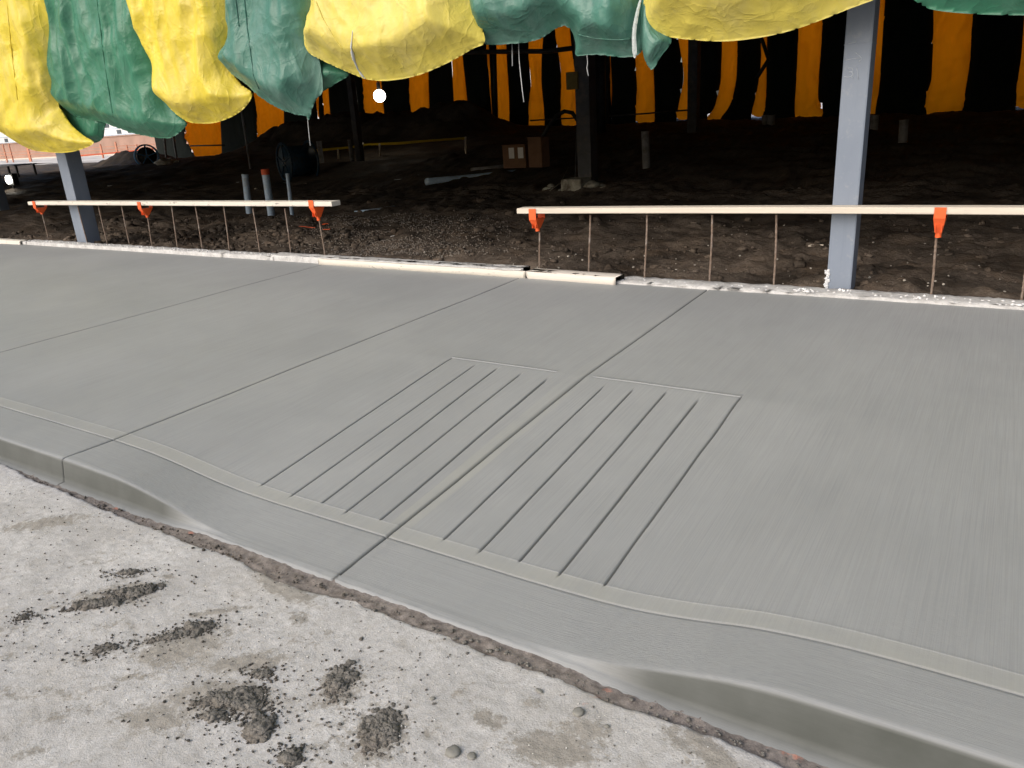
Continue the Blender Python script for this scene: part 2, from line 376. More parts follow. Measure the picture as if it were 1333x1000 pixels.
# tool line along the kerb, paste ridges, cross line of the scored panel
dv = np.abs(VV-V1); Z -= .006*np.clip(1-dv/.005, 0, 1); gro = np.maximum(gro, .75*np.clip(1-dv/.005, 0, 1)*(.6+.8*np.clip(pn(UU*3, VV)+.4, 0, 1)))
dv = np.abs(VV-(V1+.088)); Z += .0009*np.exp(-(dv/.005)**2)*(1+pn(UU*25, VV))
inr = ((UU > -2.81) & (UU < -2.07)) | ((UU > -1.90) & (UU < -1.03))
dv = np.abs(VV-3.775); Z += np.where(inr, .0026*np.exp(-((VV-3.781)/.004)**2)*(1+.8*pn(UU*40, VV*3)) - .004*np.clip(1-np.abs(VV-3.772)/.004, 0, 1), 0)
gro = np.maximum(gro, np.where(inr, .35*np.clip(1-np.abs(VV-3.772)/.004, 0, 1), 0))
band = np.maximum(band, ((VV > V1+.001) & (VV < V1+.086)).astype(float))
for c, w, s in ((jb[0], .052, .25), (jb[1], .052, .4), (jb[2], .052, .9)):
    band = np.maximum(band, (np.abs(UU-c) < w)*s*(VV > V1)*(1-.8*sm(3.0, 3.8, VV)))
kerb = (VV < V1).astype(float); face = np.zeros_like(Z)
# nose and face rows below v=1.80
extra = []
nn = smi(us, nu, nz); xk = X[0]
hf = np.clip((nn-.012)/.1, 0, 1)
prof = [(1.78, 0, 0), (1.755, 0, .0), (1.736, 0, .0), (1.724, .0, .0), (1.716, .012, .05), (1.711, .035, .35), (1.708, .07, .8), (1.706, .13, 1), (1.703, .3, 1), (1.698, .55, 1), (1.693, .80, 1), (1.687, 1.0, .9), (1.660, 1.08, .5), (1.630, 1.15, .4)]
XE, YE, ZE, FE, GEo = [], [], [], [], []
for v, dn, fc in prof:
    base = slab_z(xk, 0*xk+v) if v > 1.72 else nn
    flat = nn*(1-dn) - .02*max(0, dn-.6)
    roll = np.where(hf > .05, 1, 0)
    z = base*(1-min(dn, 1)) - .02*max(0, dn-.5)*np.clip(hf*3, .12, 1)
    if dn > 1.1: z = z-.04
    v2 = 1.679+(v-1.679)*(.25+.75*np.clip(hf*3, 0, 1)) if v < 1.679 else v
    vj = v2 + .004*pn(xk*3, 0*xk+v*20)*(dn > .3) + .003*pn(xk*17, 0*xk+9)*(dn > .9)
    z = z + (.004*pn(xk*22, 0*xk+v*60) if dn > .9 else 0)
    gk = np.zeros_like(xk)
    for c, hw in ((jb[1], .0075), (jb[2], .0095)):
        p = np.clip(1-np.abs(us-c)/hw, 0, 1); gk = np.maximum(gk, p); z = z - .012*p*(dn < .3); vj = vj + .012*p*(dn >= .1)
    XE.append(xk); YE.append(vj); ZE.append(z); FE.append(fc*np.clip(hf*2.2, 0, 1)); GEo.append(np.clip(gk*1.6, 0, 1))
XE = np.array(XE[::-1]); YE = np.array(YE[::-1]); ZE = np.array(ZE[::-1]); FE = np.array(FE[::-1]); GEo = np.array(GEo[::-1])
# back edge skirt
XS = X[-1:]; YS = VV[-1:]; ZS = Z[-1:]-.3
Xa = np.vstack([XE, X, XS]); Ya = np.vstack([YE, VV, YS]); Za = np.vstack([ZE, Z, ZS])
me = gridmesh(Xa, Ya, Za, 'sidewalk')
z1 = np.zeros_like(XS)
attr(me, 'band', np.vstack([XE*0, band, z1])); attr(me, 'kerb', np.vstack([XE*0+1, kerb, z1]))
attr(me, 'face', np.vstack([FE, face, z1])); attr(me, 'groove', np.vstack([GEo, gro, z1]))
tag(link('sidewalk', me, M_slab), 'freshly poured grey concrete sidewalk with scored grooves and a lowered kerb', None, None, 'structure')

# ------------------------------------------------------------------ road
us = np.concatenate([np.arange(-60, -8, 1.), np.arange(-8, -4.8, .05), np.arange(-4.8, .5, .0085), np.arange(.5, 3, .08), np.arange(3, 40, 1.)])
vs = np.concatenate([np.arange(-40, -2, 1.), np.arange(-2, .45, .06), np.arange(.45, 1.70, .0085)])
UU, VV = np.meshgrid(us, vs)
edge = 1.603 + .020*fbm(UU*3.1, 0*UU+2, 4) + .010*pn(UU*22, 0*UU) - .03*np.exp(-((UU+2.15)/.22)**2) + .045*sm(-3.2, -4.6, UU)
gap = sm(-.006, .006, VV-edge)
Z = .004*fbm(UU*1.2, VV*1.2, 3) + .0028*fbm(UU*14, VV*14, 4, .65)*(1-gap) - .0125*gap + gap*(.0055*fbm(UU*25, VV*25, 3)+.006*fbm(UU*7, VV*11, 4, .7))
Z -= .004
Z += gap*.0075*sm(-3.15, -2.7, UU)*(1-sm(-1.1, -.7, UU))
mud = np.zeros_like(Z)
def blob(x, y, rx, ry, a, s=1.):
    """patch centred where photo pixel x, y meets the road; radii in metres, a = turn"""
    global mud
    p = pz(x, y, 0); c, s_ = math.cos(R(a)), math.sin(R(a)); dx = UU-p[0]; dy = VV-p[1]
    q = ((dx*c+dy*s_)/(rx*1.15))**2 + ((-dx*s_+dy*c)/(ry*1.2))**2; mud = np.maximum(mud, s*np.exp(-q*.7))
for b in ((60, 680, .16, .05, 40, .85), (120, 655, .05, .03, 40, .6), (150, 770, .16, .05, 45, .75), (235, 840, .13, .09, 45, .95), (320, 862, .12, .04, 35, .95),
          (270, 900, .13, .05, 40, .8), (205, 935, .12, .05, 20, .8), (370, 765, .15, .035, -5, 1.0), (340, 745, .07, .02, -25, .9), (285, 795, .10, .02, 40, .8), (390, 803, .05, .03, 0, .75), (350, 730, .06, .03, -30, .8),
          (440, 890, .08, .05, -60, .9), (490, 950, .07, .06, -60, .9), (635, 935, .05, .03, 0, .85), (720, 975, .11, .05, 20, 1.0), (695, 915, .04, .02, 0, .7), (760, 950, .07, .035, 20, .9),
          (930, 985, .13, .035, -30, 1.0), (880, 965, .08, .03, -30, .6), (600, 900, .02, .04, 0, .6), (560, 860, .02, .01, 0, .4), (215, 750, .03, .015, 20, .7), (60, 770, .04, .015, 45, .6), (30, 980, .06, .02, 45, .7), (445, 745, .06, .03, -35, .9), (70, 790, .04, .02, 45, .6),
          (140, 815, .10, .04, 45, .5), (410, 985, .05, .03, 0, .6),
          (150, 780, .13, .05, 45, .8), (300, 915, .12, .06, 30, .85), (445, 895, .09, .055, -60, .85), (495, 955, .11, .07, -60, .85), (250, 820, .11, .04, 40, .75), (130, 850, .12, .04, 45, .55),
          (80, 930, .16, .035, 45, .5), (180, 880, .12, .03, 45, .55), (540, 790, .10, .02, -20, .45), (20, 850, .10, .03, 45, .5), (560, 950, .05, .04, 0, .45)): blob(*b)
paint = np.zeros_like(Z)
for x, y, r_, s_ in ((150, 658, .03, 1.), (248, 691, .022, 1.), (775, 905, .035, .6), (762, 915, .03, .5), (790, 893, .022, .9), (1035, 975, .045, .9), (1010, 968, .03, .7), (415, 745, .02, .4)):
    p = pz(x, y, 0); paint = np.maximum(paint, s_*np.exp(-(((UU-p[0])/r_)**2+((VV-p[1])/(r_*.6))**2)))
aa = (UU+VV)*.707; bb = (VV-UU)*.707
mud = np.maximum(mud, .45*sm(.05, .55, fbm(aa*2.2+4, bb*7.5, 4, .6))*sm(1.62, 1.35, VV))
Z += .004*mud*(fbm(UU*40, VV*40, 3)+.5)
me = gridmesh(UU, VV, Z, 'road'); attr(me, 'gap', gap); attr(me, 'mud', mud); attr(me, 'paint', paint)
tag(link('road', me, M_road), 'dusty pale road surface with mud stains beside the kerb', None, None, 'structure')

# lumps ----------------------------------------------------------------
def ico(sub):
    bm = bmesh.new(); bmesh.ops.create_icosphere(bm, subdivisions=sub, radius=1)
    V = np.array([v.co[:] for v in bm.verts]); Fc = np.array([[v.index for v in f.verts] for f in bm.faces]); bm.free(); return V, Fc
ICO1, ICO2, ICO3 = ico(1), ico(2), ico(3)
def lumps(spec, ic, rs, flat=.6, jag=.35):
    """spec: rows of x, y, z, r -> one mesh of crumbly lumps"""
    V0, F0 = ic; VS, FS = [], []
    for k, (x, y, z, r) in enumerate(spec):
        V = V0.copy(); s = rs.uniform(.65, 1.35, 3)*r; o = rs.uniform(0, 50)
        n = 1 + jag*2*pn(V0[:, 0]*1.4+o, V0[:, 1]*1.4+V0[:, 2]*2.1) + jag*1.2*pn(V0[:, 0]*3.7+o+V0[:, 2]*3, V0[:, 1]*3.9-o)
        V = V*n[:, None]*s; V[:, 2] *= flat; a = rs.uniform(0, 6.28); c, sn = math.cos(a), math.sin(a)
        V = np.stack([V[:, 0]*c-V[:, 1]*sn, V[:, 0]*sn+V[:, 1]*c, V[:, 2]], -1)
        VS.append(V + (x, y, z)); FS.append(F0+len(V)*k)
    return mesh_np(np.concatenate(VS), np.concatenate(FS))
rs = np.random.RandomState(11)
CL = [ # px, py, length, width, turn, count, size, label
 (128, 785, .085, .022, 45, 46, .009, 'long streak of crumbled grey mud, left part of the upper muddy track'),
 (172, 770, .075, .028, 45, 50, .010, 'thick crumbled mud heap at the right end of the upper muddy streak'),
 (165, 745, .04, .008, 35, 16, .007, 'small string of mud crumbs just above the thick mud heap nearest the kerb'),
 (300, 908, .075, .028, 35, 44, .012, 'largest folded dark grey mud lump lying on the road'),
 (325, 917, .035, .016, 30, 14, .011, 'smooth dark mud flake touching the right side of the largest mud lump'),
 (258, 815, .04, .012, 35, 14, .011, 'dark mud lump with a curled ridge above the brown damp patch on the road'),
 (225, 828, .05, .012, 45, 20, .008, 'thin streak of mud crumbs leading down left from the curled mud lump'),
 (338, 945, .040, .032, -30, 22, .013, 'cracked round mud clod with a white chip, below the largest mud lump'),
 (441, 888, .055, .032, -60, 60, .009, 'upper of two gritty dark mud mounds running down the middle of the road'),
 (497, 948, .065, .042, -60, 80, .009, 'lower and wider of two gritty dark mud mounds at the bottom of the photo'),
 (378, 985, .022, .014, 20, 9, .010, 'small mud lump with a white pebble near the bottom edge of the photo'),
 (470, 832, .0005, .0005, 0, 2, .012, 'single dark pebble-like mud clod alone on clean road right of the streaks'),
 (340, 877, .022, .010, 20, 8, .009, 'small dark clod between the brown smear and the upper gritty mound'),
 (137, 843, .035, .013, 45, 14, .006, 'loose sprinkle of dark crumbs below the long mud streak on the left'),
 (30, 803, .016, .009, 30, 6, .007, 'isolated dark mud clod near the left edge of the photo'),
 (280, 932, .03, .009, 20, 8, .010, 'thin dark mud strip just under the largest mud lump')]
for (x, y, ln, wd, a, cnt, sz, lab) in CL:
    if cnt > 3: ln *= 1.3; wd *= 1.35; cnt = int(cnt*1.6)
    p = pz(x, y, 0); sp = []
    for k in range(int(cnt*2.4) if cnt > 3 else 1):
        t = float(np.clip(rs.normal(0, .55), -1.1, 1.1)); w = float(np.clip(rs.normal(0, .5), -1., 1.)); c, s_ = math.cos(R(a)), math.sin(R(a))
        q = math.exp(-(t*t+w*w)*.8)
        sp.append((t*ln*c-w*wd*s_, t*ln*s_+w*wd*c, -.003+sz*.45*q*rs.uniform(.3, 1), sz*min(1.6, .3+abs(rs.normal(0, .5)))*(.45+.75*q)))
    if cnt > 3:
        for k in range(max(3, cnt//6)):
            t = rs.normal(0, .45); w = rs.normal(0, .4); sp.append((t*ln*c-w*wd*s_, t*ln*s_+w*wd*c, -sz*.3, sz*rs.uniform(1.2, 2.3)))
    tag(link('mud_clod', lumps(sp, ICO3, rs, .55, .5), M_mud, loc=(p[0], p[1], 0)), lab, 'mud clod', 'mud clods on the road')
P = [(809, 733+0, 0), ]
for x, y, r_, lab in ((753, 928, .013, 'smooth grey flat pebble beside the kerb gap on the road'), (590, 980, .016, 'large flat grey pebble at the bottom middle of the road'), (614, 985, .011, 'round grey pebble right of the large flat pebble'),
                   (702, 900, .010, 'grey pebble above the large brown damp stain'), (563, 910, .009, 'dark angular pebble left of the tan damp stain'), (790, 946, .008, 'small dark pebble below the smooth flat one')):
    p = pz(x, y, 0); tag(link('pebble', lumps([(0, 0, r_*.25, r_)], ICO3, rs, .5, .12), simple('stone_grey', (.24, .235, .21), .8, .2, 40)), lab, 'pebble', 'pebbles on the road').location = (p[0], p[1], 0)
# uncountable crumbs
sp = []
for (x, y, ln, wd, a, cnt, sz, lab) in CL:
    p = pz(x, y, 0); c, s_ = math.cos(R(a)), math.sin(R(a))
    for k in range(110):
        t = rs.normal(0, 1.7); w = rs.normal(0, 2.4); sp.append((p[0]+t*ln*c-w*wd*s_, p[1]+t*ln*s_+w*wd*c, 0., rs.uniform(.0012, .0048)))
for k in range(4200):
    u, v = rs.uniform(-4.4, 0), rs.uniform(.5, 1.57)
    if pn(u*2.2, v*2.2+5) > rs.uniform(-.25, .5): sp.append((u, v, 0., min(.006, .0012+abs(rs.normal(0, .0013)))))
for k in range(700):
    u = rs.uniform(-4.8, .3); v = 1.625+rs.normal(0, .022); 
    if v < 1.66: sp.append((u, v, -.009 + (.0075 if -2.8 < u < -1. else 0), .0015+abs(rs.normal(0, .0028))))
sp = [q for q in sp if q[1] < 1.642]
tag(link('mud_crumbs', lumps(sp, ICO1, rs, .7, .3), M_mud), 'fine scattered mud crumbs and grit over the pale road', 'grit', None, 'stuff')
sp = [(u, v, 0., r_) for u, v, r_ in zip(rs.uniform(-4.4, 0, 500), rs.uniform(.5, 1.57, 500), rs.uniform(.001, .0028, 500))]
M_chip = simple('white_stone_chip', (.72, .71, .68), .8)
tag(link('white_chips', lumps(sp, ICO1, rs, .7, .3), M_chip), 'tiny white stone chips sprinkled over the road', 'grit', None, 'stuff')

# ------------------------------------------------------------------ soil inside the building and the added yard
us = np.concatenate([np.arange(-90, -46, 1.2), np.arange(-46, -15, .16), np.arange(-15, 1.2, .034), np.arange(1.2, 5, .2), np.arange(5, 40, 1.2)])
vs = np.concatenate([np.arange(6.0, 9.5, .034), np.arange(9.5, 14, .07), np.arange(14, 24, .2), np.arange(24, 29, .1), np.arange(29, 32, .3), np.arange(32, 34, 1.)])
def soil_z(u, v, detail=True):
    far = np.interp(u, [-60, -44, -40, -28, -17, -10, -2, 10], [.2, .15, .30, .7, 1.0, .85, .72, .7])
    t = sm(11, 29, v); z = .05 + (far-.05)*t
    z = z + .05*sm(7.5, 6.3, v)*0
    z = z + .10*fbm(u*.45, v*.45, 3)*sm(6.2, 8, v)
    # long heap in the middle distance, small heap far left
    z = z + 1.30*np.exp(-((v-26.5)/1.7)**2)*sm(-33.5, -28.5, u)*(1-sm(-19.6, -16.2, u))*(.92+.35*fbm(u*.5, v*.5+3, 4)+.12*fbm(u*3, v*3, 3))
    z = z + .75*np.exp(-((v-26.8)/1.2)**2)*np.exp(-((u+42.5)/2.6)**2)*(1+.5*fbm(u*.9, v, 3))
    z = z + .22*np.exp(-((u+11.5)/2.2)**2-((v-9.0)/1.1)**2)*0
    if detail:
        d1, d2 = lump(u*3.1+.6*pn(u*2, v*2), v*3.1); near = 1
        big = np.clip(.6*fbm(u*.8, v*.8+9, 2)+.45, .1, 1)
        z = z + .045*np.clip(1-d1*1.15, 0, 1)*big*2
        d1, d2 = lump(u*9+.8*pn(u*5, v*5), v*9, 7); z = z + .020*np.clip(1-d1*1.2, 0, 1)*(big+.3)
        z = z + .03*fbm(u*5, v*5, 4, .62) + .05*ridge(u*1.3, v*2.6, 2)*sm(.0, .5, fbm(u*.7, v*.9, 2)+.2)
        rut = np.exp(-((v-8.3-.06*u)/.35)**2)*.03; z = z - rut
    return z
UU, VV = np.meshgrid(us, vs)
Z = soil_z(UU, VV)
Z = np.where(VV < 6.2, np.minimum(Z, .10), Z)
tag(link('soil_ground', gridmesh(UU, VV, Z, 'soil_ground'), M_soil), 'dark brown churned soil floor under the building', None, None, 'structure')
us2 = np.arange(-120, 60, 1.5); vs2 = np.arange(31.2, 120, 1.5); U2, V2 = np.meshgrid(us2, vs2)
Z2 = soil_z(U2, V2, False)*0 + np.interp(U2, [-60, -44, -40, -28, -17, -10, -2, 10], [.2, .15, .30, .7, 1.0, .85, .72, .7]) + .06 + .02*fbm(U2, V2, 3)
tag(link('added_gravel_yard', gridmesh(U2, V2, Z2, 'added_gravel_yard'), simple('added_yard_gravel', (.72, .69, .65), .95, .1, .8, .4, dirt=(.36, .32, .28))), 'pale gravel yard added beyond the building to bounce light', None, None, 'structure')  # kept very pale to bounce light through the far tarps
def sz(u, v): return float(soil_z(np.array([u]), np.array([v]), False)[0])
sp = []
for k in range(5200):
    v = 6.25+abs(rs.normal(0, 2.4)); u = rs.uniform(-16, 1.2)
    if pn(u*1.1, v*1.1+40)+.12 < rs.uniform(-.3, .5): continue
    r_ = rs.choice([.006, .010, .016, .026, .045], p=[.42, .3, .16, .08, .04])*rs.uniform(.6, 1.6)
    sp.append((u, v, 0, r_))
for k in range(420):      # heap of clods behind the left handrail
    u = rs.uniform(-13.5, -7.2); v = rs.uniform(6.4, 8.6); sp.append((u, v, .0, .010+abs(rs.normal(0, .026))))
sp = np.array(sp); zz = soil_z(sp[:, 0], sp[:, 1]); sp[:, 2] += zz + sp[:, 3]*.15
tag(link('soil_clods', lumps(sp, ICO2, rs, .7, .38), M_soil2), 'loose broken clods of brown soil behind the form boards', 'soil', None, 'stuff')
sp = []
while len(sp) < 5200:
    p = pz(rs.normal(500, 75), rs.uniform(283, 338), .06)
    if p[1] > 6.22 and pn(p[0]*1.3, p[1]*1.3) > -.28: sp.append((p[0], p[1], 0, rs.uniform(.006, .014)))
sp = np.array(sp); sp[:, 2] = soil_z(sp[:, 0], sp[:, 1])+.004
tag(link('gravel', lumps(sp, ICO1, rs, .75, .25), M_gravel), 'patch of fine grey gravel on the soil behind the form boards', 'gravel', None, 'stuff')
sp = []
for k in range(170):
    v = 6.3+abs(rs.normal(0, 1.8)); u = rs.uniform(-9, 1); sp.append((u, v, 0, rs.uniform(.004, .011)))
sp = np.array(sp); sp[:, 2] = soil_z(sp[:, 0], sp[:, 1])+sp[:, 3]*.9
tag(link('pale_stones', lumps(sp, ICO2, rs, .8, .2), simple('pale_stone', (.42, .39, .34), .85, .3, 9)), 'small pale stones dotted over the dark soil', 'stones', None, 'stuff')

# ------------------------------------------------------------------ form boards at the back of the slab
def board(name, a, b, wid, z0, z1, mat, label, cat, group, jag=.006, ends=True):
    """board between two plan points a, b (front edge line), wid deep, from z0 to z1"""
    a = np.array(a, float); b = np.array(b, float); L = np.hypot(*(b-a)[:2]); n = max(4, int(L/.03))
    prof = [(0, z0), (0, z0*.45+z1*.55), (0, z1-.006), (.006, z1), (wid*.33, z1), (wid*.66, z1), (wid-.006, z1), (wid, z1-.006), (wid, z0)]
    t = np.linspace(0, 1, n+1)
    X_, Y_ = [], []; Z_ = []
    for y, z in prof:
        xx = t*L; jj = jag*fbm(xx*7+z*60, xx*0+y*30+z*40, 4, .65)
        up = 1 if z > z0 else 0
        X_.append(xx); Y_.append(y+jj*(1 if y < wid*.5 else .6)); Z_.append(z+jj*.9*up + .004*jag/.006*np.clip(pn(xx*25, y*50+xx*0), 0, 1)*up)
    X_ = np.array(X_); Y_ = np.array(Y_); Z_ = np.array(Z_)
    m = gridmesh(X_, Y_, Z_, name)
    bm = bmesh.new(); bm.from_mesh(m); bmesh.ops.holes_fill(bm, edges=[e for e in bm.edges if e.is_boundary], sides=0)
    es = [e for e in bm.edges if e.is_boundary]
    bmesh.ops.recalc_face_normals(bm, faces=bm.faces)
    bm.to_mesh(m); bm.free()
    o = link(name, m, mat, smooth=False, loc=(a[0], a[1], 0)); o.rotation_euler.z = math.atan2(b[1]-a[1], b[0]-a[0])
    return tag(o, label, cat, group)
GFB = 'form boards along the back edge of the sidewalk'
board('form_board', (-22, 6.0), (-12.95, 6.0), .13, .02, .215, M_lumw, 'short end of a pale form board at the far left edge of the photo', 'form board', GFB, .003)
board('form_board', (-12.94, 6.03), (-7.2, 6.03), .19, .02, .205, M_crust, 'long cement-crusted form board under the left handrail', 'form board', GFB, .012)
board('form_board', (-7.25, 6.035), (-3.80, 6.03), .18, .02, .225, M_crust, 'cement-splashed form board behind the thick white board', 'form board', GFB, .006)
board('form_board', (-6.42, 5.985), (-3.71, 5.965), .042, .150, .222, M_lumw, 'thick whitened timber edge standing in front along the middle of the slab edge', 'form board', GFB, .005)
board('form_board', (-3.70, 5.965), (-2.78, 5.935), .17, .140, .226, M_lumw2, 'clean bare wood plank end on the slab edge between the two handrails', 'form board', GFB, .0015)
board('form_board', (-2.83, 5.995), (8, 5.995), .235, .02, .178, M_crust, 'long white cement-covered form board at the foot of the right column', 'form board', GFB, .012)
# cement crumbs lying on the boards
sp = []
for k in range(520):
    u = rs.uniform(-12.9, .6); v = rs.uniform(6.03, 6.16)
    if -6.4 < u < -2.8 and rs.rand() < .75: continue
    sp.append((u, v, .178 if u > -2.8 else .212, rs.uniform(.003, .012)))
for q in ((1048, 376), (1100, 378), (1195, 388), (1325, 397), (1045, 378), (1058, 379), (1215, 386)):
    p = pz(q[0], q[1], .19)
    for k in range(6): sp.append((p[0]+rs.normal(0, .03), min(6.15, max(6.02, p[1]+rs.normal(0, .02))), .188, rs.uniform(.006, .016)))
tag(link('cement_crumbs', lumps(sp, ICO1, rs, .7, .3), simple('dry_cement', (.74, .74, .74), .95)), 'dried white cement crumbs on the form boards', 'cement', None, 'stuff')

# ------------------------------------------------------------------ rebars, rails and clips
def rebar(u, v, ztop, lean, label):
    z0 = .02; pts = [Vector((u, v, z0)), Vector((u+lean*.5, v, (z0+ztop)/2)), Vector((u+lean, v, ztop))]
    bm = bmesh.new(); n = 34; P_ = []; RR = []
    for k in range(n):
        t = k/(n-1); P_.append((lean*t+.004*math.sin(t*5+u), 0, z0+(ztop-z0)*t)); RR.append(.0078+(.0016 if k % 2 else 0))
    add_tube(bm, P_, RR, 8); return tag(link('rebar_stake', bm_mesh(bm, 'rebar_stake'), M_rebar, smooth=False, loc=(u, v, 0)), label, 'rebar', 'rebar stakes under the handrails')
VR = 6.24
def upx(x, y): return pv(x, y, VR)[0]
left = [(62, 308, 55, 278, 'leftmost rebar stake, holding the first orange clip of the left handrail'),
        (113, 312, 101, 268, 'rebar stake standing just right of the left steel column'),
        (139, 314, 128, 268, 'rebar stake second to the right of the left steel column'),
        (168, 316, 158, 268, 'rebar stake just left of the middle orange clip of the left handrail'),
        (197, 319, 192, 283, 'rebar stake carrying the middle orange clip of the left handrail'),
        (230, 320, 223, 268, 'rebar stake just right of the middle orange clip of the left handrail'),
        (263, 322, 254, 268, 'rebar stake second to the right of the middle orange clip, left handrail'),
        (298, 326, 291, 268, 'rebar stake left of the widest grey pipes under the left handrail'),
        (338, 328, 329, 270, 'rebar stake in front of the orange-topped pipe'),
        (378, 330, 371, 271, 'short rebar stake ending below the left handrail near its right end'),
        (423, 331, 416, 287, 'rebar stake carrying the right orange clip of the left handrail')]
right = [(702, 349, 702, 302, 'rebar stake carrying the left orange clip of the right handrail'),
         (766, 352, 768, 279, 'rebar stake next right from the left orange clip of the right handrail'),
         (839, 360, 842, 279, 'rebar stake midway between the plank end and the right column, behind the seam'),
         (924, 365, 927, 279, 'rebar stake standing behind the top of the long middle joint'),
         (1008, 369, 1011, 279, 'rust-tipped rebar stake left of the right steel column'),
         (1212, 382, 1220, 308, 'rebar stake carrying the right orange clip beyond the right column'),
         (1329, 391, 1345, 286, 'rebar stake at the right edge of the photo')]
for x0, y0, x1, y1, lab in left+right:
    a = pv(x0, y0, VR); b = pv(x1, y1, VR); rebar(a[0], VR, b[2]-.004, b[0]-a[0], lab)
def rail(a, b, h, mat, label, sag=.0):
    L = math.hypot(b[0]-a[0], b[1]-a[1]); n = 40
    bm = bmesh.new(); rings = []
    d = .135; bv = .005
    pr = [(0, bv), (0, h-bv), (bv, h), (d-bv, h), (d, h-bv), (d, bv), (d-bv, 0), (bv, 0)]
    for k in range(n+1):
        t = k/n; w = .004*math.sin(t*4+1) + sag*math.sin(t*math.pi)
        zz_ = a[2]+(b[2]-a[2])*t+w
        rings.append([bm.verts.new((a[0]+(b[0]-a[0])*t, a[1]+(b[1]-a[1])*t+y, zz_+z)) for y, z in pr])
    for k in range(n):
        for i in range(8): bm.faces.new((rings[k][i], rings[k][(i+1) % 8], rings[k+1][(i+1) % 8], rings[k+1][i]))
    bm.faces.new(rings[0]); bm.faces.new(rings[-1][::-1]); bmesh.ops.recalc_face_normals(bm, faces=bm.faces)
    return tag(link('handrail_board', bm_mesh(bm, 'handrail_board'), mat, smooth=False), label, 'handrail', 'handrail boards on rebar stakes')
VF = VR-.075
a = pv(37, 267.5, VF); b = pv(432, 268.5, VF); rail(a, b, .052, M_lumw, 'left cream timber handrail with black scuffs at its right end')
a = pv(673, 279, VF); b = pv(1333, 282, VF); b = a+(b-a)*1.6; rail((a[0], VF, a[2]), (b[0], VF, a[2]+(b[2]-a[2])), .048, M_lum, 'right long clean timber handrail passing in front of the steel column', .012)
def clip(x, ytop, ybot, label, tilt=0):
    """U-shaped orange clip: socket on the rebar, funnel and two plates hugging the board"""
    t = pv(x, ytop, VF); bpt = pv(x, ybot, VR); zt = t[2]; zb = bpt[2]
    o = empty('rail_clip', (bpt[0], VR, zb), label, 'rail clip', 'orange rail clips')
    zr = pv(x, ytop+(14 if x > 600 else 9), VF)[2]-zb    # underside of board
    bm = bmesh.new(); H = zt-zb
    hw = .038; yl = VF-VR-.010; yr = -yl
    # socket
    add_tube(bm, [(0, 0, 0), (0, 0, zr*.35)], .021, 12)
    link('socket', bm_mesh(bm), M_orange, o, False)
    bm = bmesh.new()
    r0 = [(-.022, -.022), (.022, -.022), (.022, .022), (-.022, .022)]; r1 = [(-hw, yl), (hw, yl), (hw, yr), (-hw, yr)]
    A = [bm.verts.new((x_, y_, zr*.22)) for x_, y_ in r0]; B = [bm.verts.new((x_, y_, zr-.003)) for x_, y_ in r1]
    for k in range(4): bm.faces.new((A[k], A[(k+1) % 4], B[(k+1) % 4], B[k]))
    bm.faces.new(A[::-1]); bm.faces.new(B)
    for sx in (-.02, .02): add_box(bm, (sx-.002, yl*.75, zr*.3), (sx+.002, yl*.3, zr-.006))
    bmesh.ops.recalc_face_normals(bm, faces=bm.faces)
    link('funnel', bm_mesh(bm), M_orange, o, False)
    box('side_plate', (-hw*.98, yl, zr-.003), (hw*.98, yl+.006, H), M_orange, o, .001)
    box('side_plate', (-hw*.98, yr-.006, zr-.003), (hw*.98, yr, zr+.036), M_orange, o, .001)
    return o
clip(55, 262, 279, 'leftmost orange plastic clip on the left handrail')
clip(192, 263, 283, 'orange plastic clip in the middle of the left handrail')
clip(415, 261, 287, 'orange plastic clip near the right end of the left handrail')
clip(700, 272, 301, 'orange plastic clip at the left end of the right handrail')
clip(1221, 270, 309, 'orange plastic clip right of the big steel column')

# ------------------------------------------------------------------ steel columns
def column(u0, u1, v0, v1, z0, z1, mat, label, name='steel_column', base=True, group='steel columns'):
    o = empty(name, ((u0+u1)/2, (v0+v1)/2, z0), label, 'column', group); w = (u1-u0)/2; d = (v1-v0)/2
    box('shaft', (-w, -d, .0), (w, d, z1-z0), mat, o, .012)
    if base: box('base_plate', (-w*1.7, -d*1.7, -.03), (w*1.7, d*1.7, -.003), mat, o, .002)
    return o
c1 = column(-1.138, -.955, 6.30, 6.50, .03, 5.0, M_steel, 'large blue-grey steel column at the right with chalk marks near its top')
# seam ring and chalk marks on the near face (flat chalk lines on the steel)
def ch(pts, w=.0045, par=c1):
    bm = bmesh.new(); P_ = [pv(x, y, 6.297) for x, y in pts]; bx, by, bz = par.location
    add_tube(bm, [(p[0]-bx, p[1]-by, p[2]-bz) for p in P_], w*.6, 6)
    return bm_mesh(bm)
bmz = bmesh.new()
for pts in ([(1100, 78.3), (1107, 77), (1121, 75.5)], [(1114, 68.5), (1118, 72), (1122, 75.5), (1121, 78), (1118, 80)],      # arrow
            [(1115.3, 88), (1116.3, 94), (1117.2, 103.5)],                                            # figure 1, lying
            [(1103.5, 89.5), (1106, 88.5), (1109, 88.7), (1110.5, 91), (1109.5, 93.5), (1105, 93.8)], [(1105, 93.8), (1109.5, 94), (1110.5, 97), (1108, 99)], [(1099, 100), (1104, 100.5), (1108, 99.5), (1110.5, 102)],
            [(1104, 57), (1109, 56), (1115, 54.5)]):
    P_ = [pv(x, y, 6.2985) for x, y in pts]; bx, by, bz = c1.location
    add_tube(bmz, [(p[0]-bx, p[1]-by, p[2]-bz) for p in P_], .0028, 6)
link('chalk_mark', bm_mesh(bmz), M_chalk, c1)
zs = pv(1112, 58, 6.297)[2]-.03
box('seam_band', (-.0935, -.1022, zs-.0), (.0935, .1022, zs+.006), M_steel, c1, .001)
